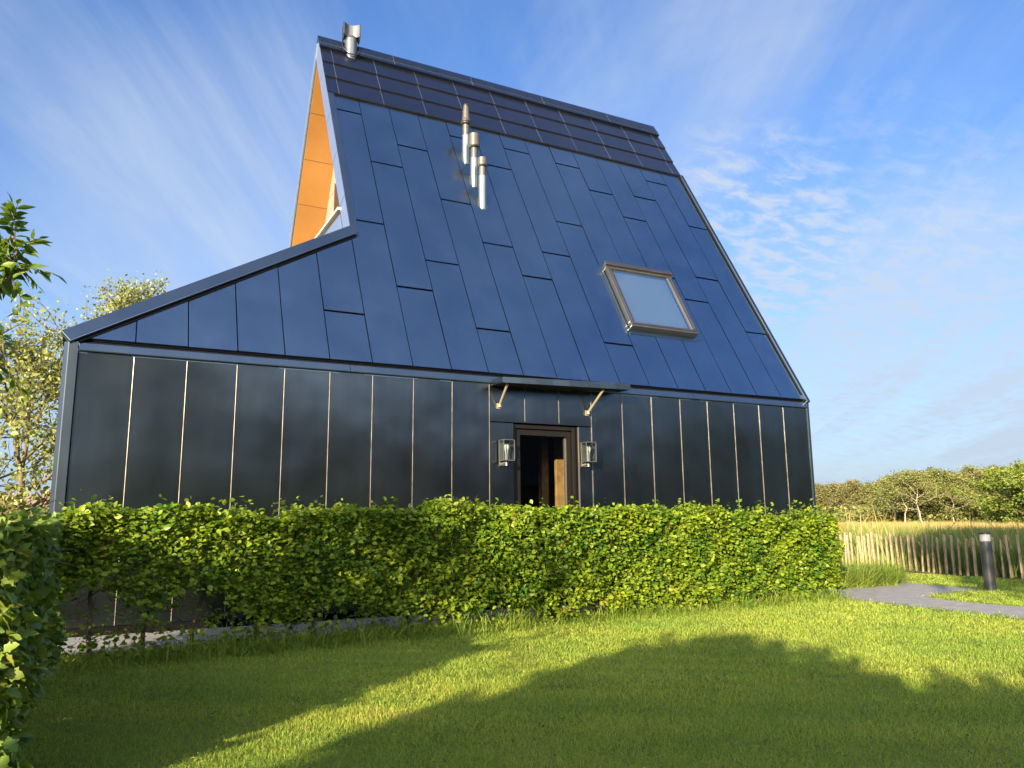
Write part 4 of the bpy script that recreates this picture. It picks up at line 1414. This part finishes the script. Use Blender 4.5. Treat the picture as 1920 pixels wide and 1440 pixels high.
# shoots sticking up from the top
sx = g.random(230) * HL
sp, sn = [], []
for x in sx:
    y = g.random() * HWD * .8
    hgt = 0.05 + 0.15 * g.random() ** 2
    for j in range(5):
        sp.append((x + g.normal(0, .02), y + g.normal(0, .02), HH - .02 + hgt * j / 4)); sn.append((g.normal(0, 1), g.normal(0, 1), .4))
# low sprays and side shoots at the bottom left
for j in range(1500):
    x = g.random() ** 1.2 * 5.0
    cl = np.floor(x * 5) / 5 + .1
    sp.append((x * .5 + cl * .5 + g.normal(0, .05), g.random() * .5 - .02, abs(g.normal(.14, .12)) + .02)); sn.append((g.normal(0, 1), -.6, .8))
P = np.concatenate([P, np.array(sp)]); Nn = np.concatenate([Nn, np.array(sn)])
n = len(P)
P[:, 1] += hfront(P[:, 0])
ax = unit(g.normal(0, 1, (n, 3)) * np.array([1.0, .65, .35]) + Nn * 0.45 + np.array([0, 0, -.12]))
nr = unit(Nn) * 0.42 + g.normal(0, .42, (n, 3)) + np.array([0, 0, .62])
V, F, T = leaf_mesh(P, ax, nr, 0.034 + 0.036 * g.random(n) ** 1.3, g.random(n) ** .9, OVATE, .15, rng=g)
np_mesh('foliage', V, F, M['beech'], bl, T)
r2 = random.Random(12)
xs = 0.35
while xs < 10.0:
    m = MB()
    y0 = hfront(xs) + .36 + r2.uniform(-.08, .08)
    p = Vector((xs, y0, -.02)); pts = [p]
    for j in range(6):
        p = p + Vector((r2.gauss(0, .035), r2.gauss(0, .03), .185)); pts.append(p)
    m.tube(pts, [.022, .02, .018, .016, .012, .008, .004], 7)
    for j in range(9):
        q = pts[r2.randint(1, 5)]
        e = q + Vector((r2.uniform(-.4, .4), r2.uniform(-.36, .3), r2.uniform(.0, .3)))
        m.tube([q, q.lerp(e, .5) + Vector((0, 0, .03)), e], [.007, .005, .002], 4)
    m.build('stem', M['bark'], bl)
    xs += r2.uniform(.36, .62)
# inner twigs
m = MB()
for j in range(900):
    x = r2.uniform(.1, 10); z = r2.uniform(.3, 1.1)
    q = Vector((x, hfront(x) + r2.uniform(.15, .6), z))
    e = q + Vector((r2.uniform(-.25, .25), r2.uniform(-.25, .15), r2.uniform(-.05, .2)))
    m.tube([q, e], [.004, .0015], 3, cap=False)
m.build('twigs', M['bark_dark'], bl)

# maple hedge on the left, running towards the viewpoint
ml = thing('maple_hedge', 'nearer field maple hedge at the left edge with larger lobed leaves', 'hedge', (-0.4, -4.0, 0))
g = np.random.default_rng(41)
ML, MW, MH = 3.55, 1.0, 1.17
# local: x along (0 = near beech hedge, towards the viewpoint), y across (0 = lawn side)
P, Nn, dep = hedge_leaves(g, 17000, ML, MW, MH, 0.09, lambda P: P[:, 2] > 0.05 + 0.1 * g.random(len(P)))
bulge = 0.14 * (smooth_noise(P[:, 0] + P[:, 2] * .8, 5, 2.6) - .5) + .08 * (smooth_noise(P[:, 0] * 1.7 - P[:, 2] * 2.1 + 30, 6, 4) - .5)
P = P + unit(Nn) * bulge[:, None]
P[:, 2] += .09 * (smooth_noise(P[:, 0] + 3, 7, 2.2) - .5) * P[:, 2]
def ml_world(P):
    return np.stack([0.06 - P[:, 1] - .0 * P[:, 0], -2.2 - P[:, 0], P[:, 2]], 1)
def ml_dir(N):
    return np.stack([-N[:, 1], -N[:, 0], N[:, 2]], 1)
Pw, Nw = ml_world(P), ml_dir(Nn)
n = len(Pw)
ax = unit(g.normal(0, 1, (n, 3)) * .8 + Nw * .4 + np.array([0, 0, -.35]))
nr = unit(Nw) * .9 + g.normal(0, .5, (n, 3)) + np.array([0, 0, .4])
V, F, T = leaf_mesh(Pw, ax, nr, .045 + .03 * g.random(n), g.random(n), MAPLE, .12, rng=g)
np_mesh('foliage', V, F, M['maple'], ml, T)
for j in range(9):
    m = MB()
    p = Vector((-.42 + r2.uniform(-.15, .15), -2.4 - j * .38, -.02)); pts = [p]
    for k in range(6):
        p = p + Vector((r2.gauss(0, .04), r2.gauss(0, .04), .18)); pts.append(p)
    m.tube(pts, [.024, .02, .018, .015, .012, .008, .004], 7)
    for k in range(14):
        q = pts[r2.randint(1, 6)]
        e = q + Vector((r2.uniform(-.45, .45), r2.uniform(-.35, .35), r2.uniform(-.05, .25)))
        m.tube([q, q.lerp(e, .5) + Vector((0, 0, .04)), e], [.007, .005, .002], 4)
    m.build('stem', M['bark_dark'], ml)

# ------------------------------------------------------------------ grass (uncountable)
g = np.random.default_rng(50)
def inside(x, y, poly):
    c = np.zeros(len(x), bool)
    for (x0, y0), (x1, y1) in zip(poly, poly[1:] + poly[:1]):
        k = ((y0 > y) != (y1 > y)) & (x < (x1 - x0) * (y - y0) / (y1 - y0 + 1e-12) + x0)
        c ^= k
    return c
cxy = np.array([CAM_LOC.x, CAM_LOC.y])
def lawn_points(n_try, d0, d1):
    # polar sampling about the viewpoint, uniform in angle and log distance
    an = RAD(27.2) + RAD(46) * (g.random(n_try) * 2 - 1)
    r = d0 * (d1 / d0) ** g.random(n_try)
    x = cxy[0] + r * np.sin(an); y = cxy[1] + r * np.cos(an)
    ok = inside(x, y, LAWN) & ~inside(x, y, PATH) & ~((y > -1.3) & (x < 11.05))
    ok &= ~((x < 0.0) & (y > -5.6))
    return x[ok], y[ok], r[ok]
x, y, r = lawn_points(720000, 2.6, 19.0)
# worn spots where the soil shows
bs = np.stack([1.5 + 9 * g.random(26), -7.5 + 5.2 * g.random(26), .05 + .13 * g.random(26) ** 2], 1)
bs[0] = (3.25, -4.62, .16)
wear = np.zeros(len(x))
for q in bs:
    wear = np.maximum(wear, 1 - np.hypot(x - q[0], (y - q[1]) * 1.3) / q[2])
ok = g.random(len(x)) > np.clip(wear * 2.2, 0, .88)
x, y, r = x[ok], y[ok], r[ok]
n = len(x)
patchy = .6 * smooth_noise(x * 2.3 + y * 3.1 + 11, 28, 1.9) + .4 * smooth_noise(x * 1.0 + y * .31, 8, 1.3) * .5 + smooth_noise(y * 1.1 - x * .27 + 50, 9, 1.7) * .5
h = (0.013 + 0.014 * g.random(n)) * (0.75 + .6 * patchy) * (1 + .02 * r)
w = (0.0014 + 0.0008 * g.random(n)) * np.maximum(1, r / 3.2)
tint = np.clip(g.random(n) * .62 + .42 * (patchy - .15) + (g.random(n) > .93) * .35, 0, 1.3)
V, F, T = blades_mesh(np.stack([x, y, np.full(n, -.004)], 1), h, w, g, 1.9, tint)
tag(np_mesh('lawn_grass', V, F, M['grass'], None, T), 'short mown lawn grass', 'grass', kind='stuff')

# longer grass and weeds along the hedge foot, the house corner and the fence foot
pts = []
hs_ = []
def strip_pts(n, fx, fy, hlo, hhi, clump=0.0):
    c = []
    for _ in range(n):
        c.append((fx(), fy(), 0))
    pts.append(np.array(c)); hs_.append(hlo + (hhi - hlo) * g.random(n) ** 1.6)
n1 = 17000
xx = g.random(n1) * 9.9 + .1
dens = smooth_noise(xx, 14, 1.9)
kk = g.random(n1) < (.25 + .9 * dens)
xx = xx[kk]
yy = -2.02 + .078 * xx + np.abs(g.normal(0, .2, len(xx))) * np.where(g.random(len(xx)) < .55, -1, .9) + .08
pts.append(np.stack([xx, yy, np.zeros(len(xx))], 1)); hs_.append((.04 + .17 * g.random(len(xx)) ** 2.2) * (.5 + .9 * smooth_noise(xx + 5, 15, 1.4)))
n2 = 11000
xx = 11.08 + g.random(n2) * 2.0; yy = -.42 + g.random(n2) ** 1.2 * 2.6
kk = (yy > -.42 + .10 * (xx - 11.1) + .1 * np.sin(xx * 9)) & (xx < 12.95 + .3 * np.sin(yy * 4))
xx, yy = xx[kk], yy[kk]
pts.append(np.stack([xx, yy, np.zeros(len(xx))], 1)); hs_.append(.22 + .30 * g.random(len(xx)))
# blades creeping over the path edges
ed = []
for (x0, y0), (x1, y1) in zip(PATH[:-1], PATH[1:]):
    if max(y0, y1) < -1.3 or (min(x0, x1) > 10.9 and max(y0, y1) < -.2):
        k = int(150 * math.hypot(x1 - x0, y1 - y0))
        f = g.random((k, 1))
        ed.append(np.concatenate([x0 + (x1 - x0) * f, y0 + (y1 - y0) * f, np.zeros((k, 1))], 1) + g.normal(0, .022, (k, 3)) * np.array([1, 1, 0]))
ed = np.concatenate(ed)
pts.append(ed); hs_.append(.03 + .05 * g.random(len(ed)))
P = np.concatenate(pts); H_ = np.concatenate(hs_)
V, F, T = blades_mesh(P, H_ * (.6 + .8 * g.random(len(P))), .004 + .007 * g.random(len(P)), g, 2.3)
tag(np_mesh('long_grass', V, F, M['tall'], None, T), 'long uncut grass and weeds at the hedge foot and house corner', 'grass', kind='stuff')

# reeds beyond the fence: green near, straw coloured farther off
def fence_x(y):
    ys = np.array([-6, -1.2, .6, 5.0, 11.0]); xs_ = np.array([15.9, 15.75, 15.75, 17.25, 19.6])
    return np.interp(y, ys, xs_)
yy = g.random(46000) * 34 - 9
dd = .06 + g.exponential(4.5, 46000)
xx = fence_x(yy) + dd
P = np.stack([xx, yy, np.zeros(len(xx))], 1)
H_ = (.66 + .42 * g.random(len(xx))) * np.where(dd < .6, .9, 1)
V, F, T = blades_mesh(P, H_, .012 + .012 * g.random(len(xx)), g, .55, np.clip(g.random(len(xx)) * .9 + (g.random(len(xx)) > .9) * .4, 0, 1.3))
tag(np_mesh('reeds', V, F, M['reed'], None, T), 'green reeds growing densely behind the paling fence', 'reeds', kind='stuff')
ns = 1500
yy = g.random(ns) * 22 - 7; dd = g.exponential(1.4, ns) - .05
cl = smooth_noise(yy + 20, 16, 1.1)
kk = g.random(ns) < cl
yy, dd = yy[kk], dd[kk]
P = np.stack([fence_x(yy) + dd, yy, np.zeros(len(yy))], 1)
V, F, T = blades_mesh(P, .85 + .85 * g.random(len(yy)) ** 1.5, .02 + .016 * g.random(len(yy)), g, .8)
tag(np_mesh('dry_reed_stalks', V, F, M['straw'], None, T), 'tall dry straw coloured reed stalks leaning behind the fence', 'reeds', kind='stuff')
nf = 120000
an = RAD(27.2) + RAD(9 + 32 * g.random(nf))
r = 31 * (92 / 31) ** g.random(nf)
x = cxy[0] + r * np.sin(an); y = cxy[1] + r * np.cos(an)
gr = smooth_noise(r * .6 + x * .05, 17, .35)
band = (r > 78) | (gr > .85)
P = np.stack([x, y, np.zeros(nf)], 1)
H_ = (.60 + .32 * g.random(nf)) * np.interp(r, [31, 45, 92], [.95, 1.0, 1.05])
wd = .03 + .03 * g.random(nf)
for nm, k, mm, lb in (('straw_reeds', ~band, M['straw'], 'straw coloured reed bed stretching towards the wood'), ('field_grass', band, M['reed'], 'green rough grass at the foot of the wood')):
    V, F, T = blades_mesh(P[k], H_[k], wd[k], g, .6)
    tag(np_mesh(nm, V, F, mm, None, T), lb, 'reeds', kind='stuff')
# left far field seen past the house corner
nf = 15000
an = RAD(27.2) - RAD(28 + 10 * g.random(nf))
r = 18 * (90 / 18) ** g.random(nf)
P = np.stack([cxy[0] + r * np.sin(an), cxy[1] + r * np.cos(an), np.zeros(nf)], 1)
V, F, T = blades_mesh(P, .4 + .3 * g.random(nf), .02 + .03 * g.random(nf), g, .7)
tag(np_mesh('meadow_grass', V, F, M['straw'], None, T), 'dry meadow grass far behind the left corner of the house', 'grass', kind='stuff')

# fallen pale petals and bits along the path edges
r5 = random.Random(9)
pb = MB()
for i in range(120):
    if r5.random() < .55:
        x = 10.93 + r5.uniform(0, 2.0); y = -1.80 + r5.gauss(0, .07)
    else:
        x = 9.75 + r5.gauss(0, .12); y = r5.uniform(-4.5, -1.3)
    s = r5.uniform(.006, .018)
    a = r5.uniform(0, 6)
    pb.add([(x + s * math.cos(a + k * 1.57), y + s * math.sin(a + k * 1.57), .010 + .004 * (k % 2)) for k in range(4)], [(0, 1, 2, 3)])
tag(pb.build('fallen_petals', mat('petal', (.7, .66, .55), .7)), 'pale fallen petals scattered along the path edges', 'petals', kind='stuff')

# clover and small weeds in the lawn, dry clippings lying on it
def lawn_spots(n, d1):
    x, y, r = lawn_points(n, 2.8, d1)
    return np.stack([x, y, np.zeros(len(x))], 1), r
Pc, rc_ = lawn_spots(240, 11.0)
cl = np.repeat(Pc, 26, 0)
cl = cl + g.normal(0, 1, cl.shape) * np.array([.10, .10, 0]) * (.4 + g.random((len(cl), 1)))
cl[:, 2] = .012 + .022 * g.random(len(cl))
n = len(cl)
ax = g.normal(0, 1, (n, 3)) * np.array([1, 1, .15]); nr = g.normal(0, .35, (n, 3)) + np.array([0, 0, 1])
V, F, T = leaf_mesh(cl, ax, nr, .010 + .010 * g.random(n), g.random(n) * .6, OVATE, .1, rng=g)
tag(np_mesh('clover', V, F, M['maple'], None, T), 'small clover leaves and weeds scattered through the lawn', 'clover', kind='stuff')
Pd, rd_ = lawn_spots(5200, 12.0)
n = len(Pd)
pz = smooth_noise(Pd[:, 0] * 1.7 + Pd[:, 1] * 2.3, 61, 1.5)
Pd = Pd[g.random(n) < pz ** 1.5]
n = len(Pd)
Pd[:, 2] = .014 + .010 * g.random(n)
ax = g.normal(0, 1, (n, 3)) * np.array([1, 1, .12]); nr = g.normal(0, .3, (n, 3)) + np.array([0, 0, 1])
V, F, T = leaf_mesh(Pd, ax, nr, .02 + .03 * g.random(n), g.random(n), [(0, 0), (.5, .05), (1, 0), (.5, -.05)], .05, rng=g)
tag(np_mesh('grass_clippings', V, F, M['straw'], None, T), 'dry grass clippings lying on the lawn', 'clippings', kind='stuff')
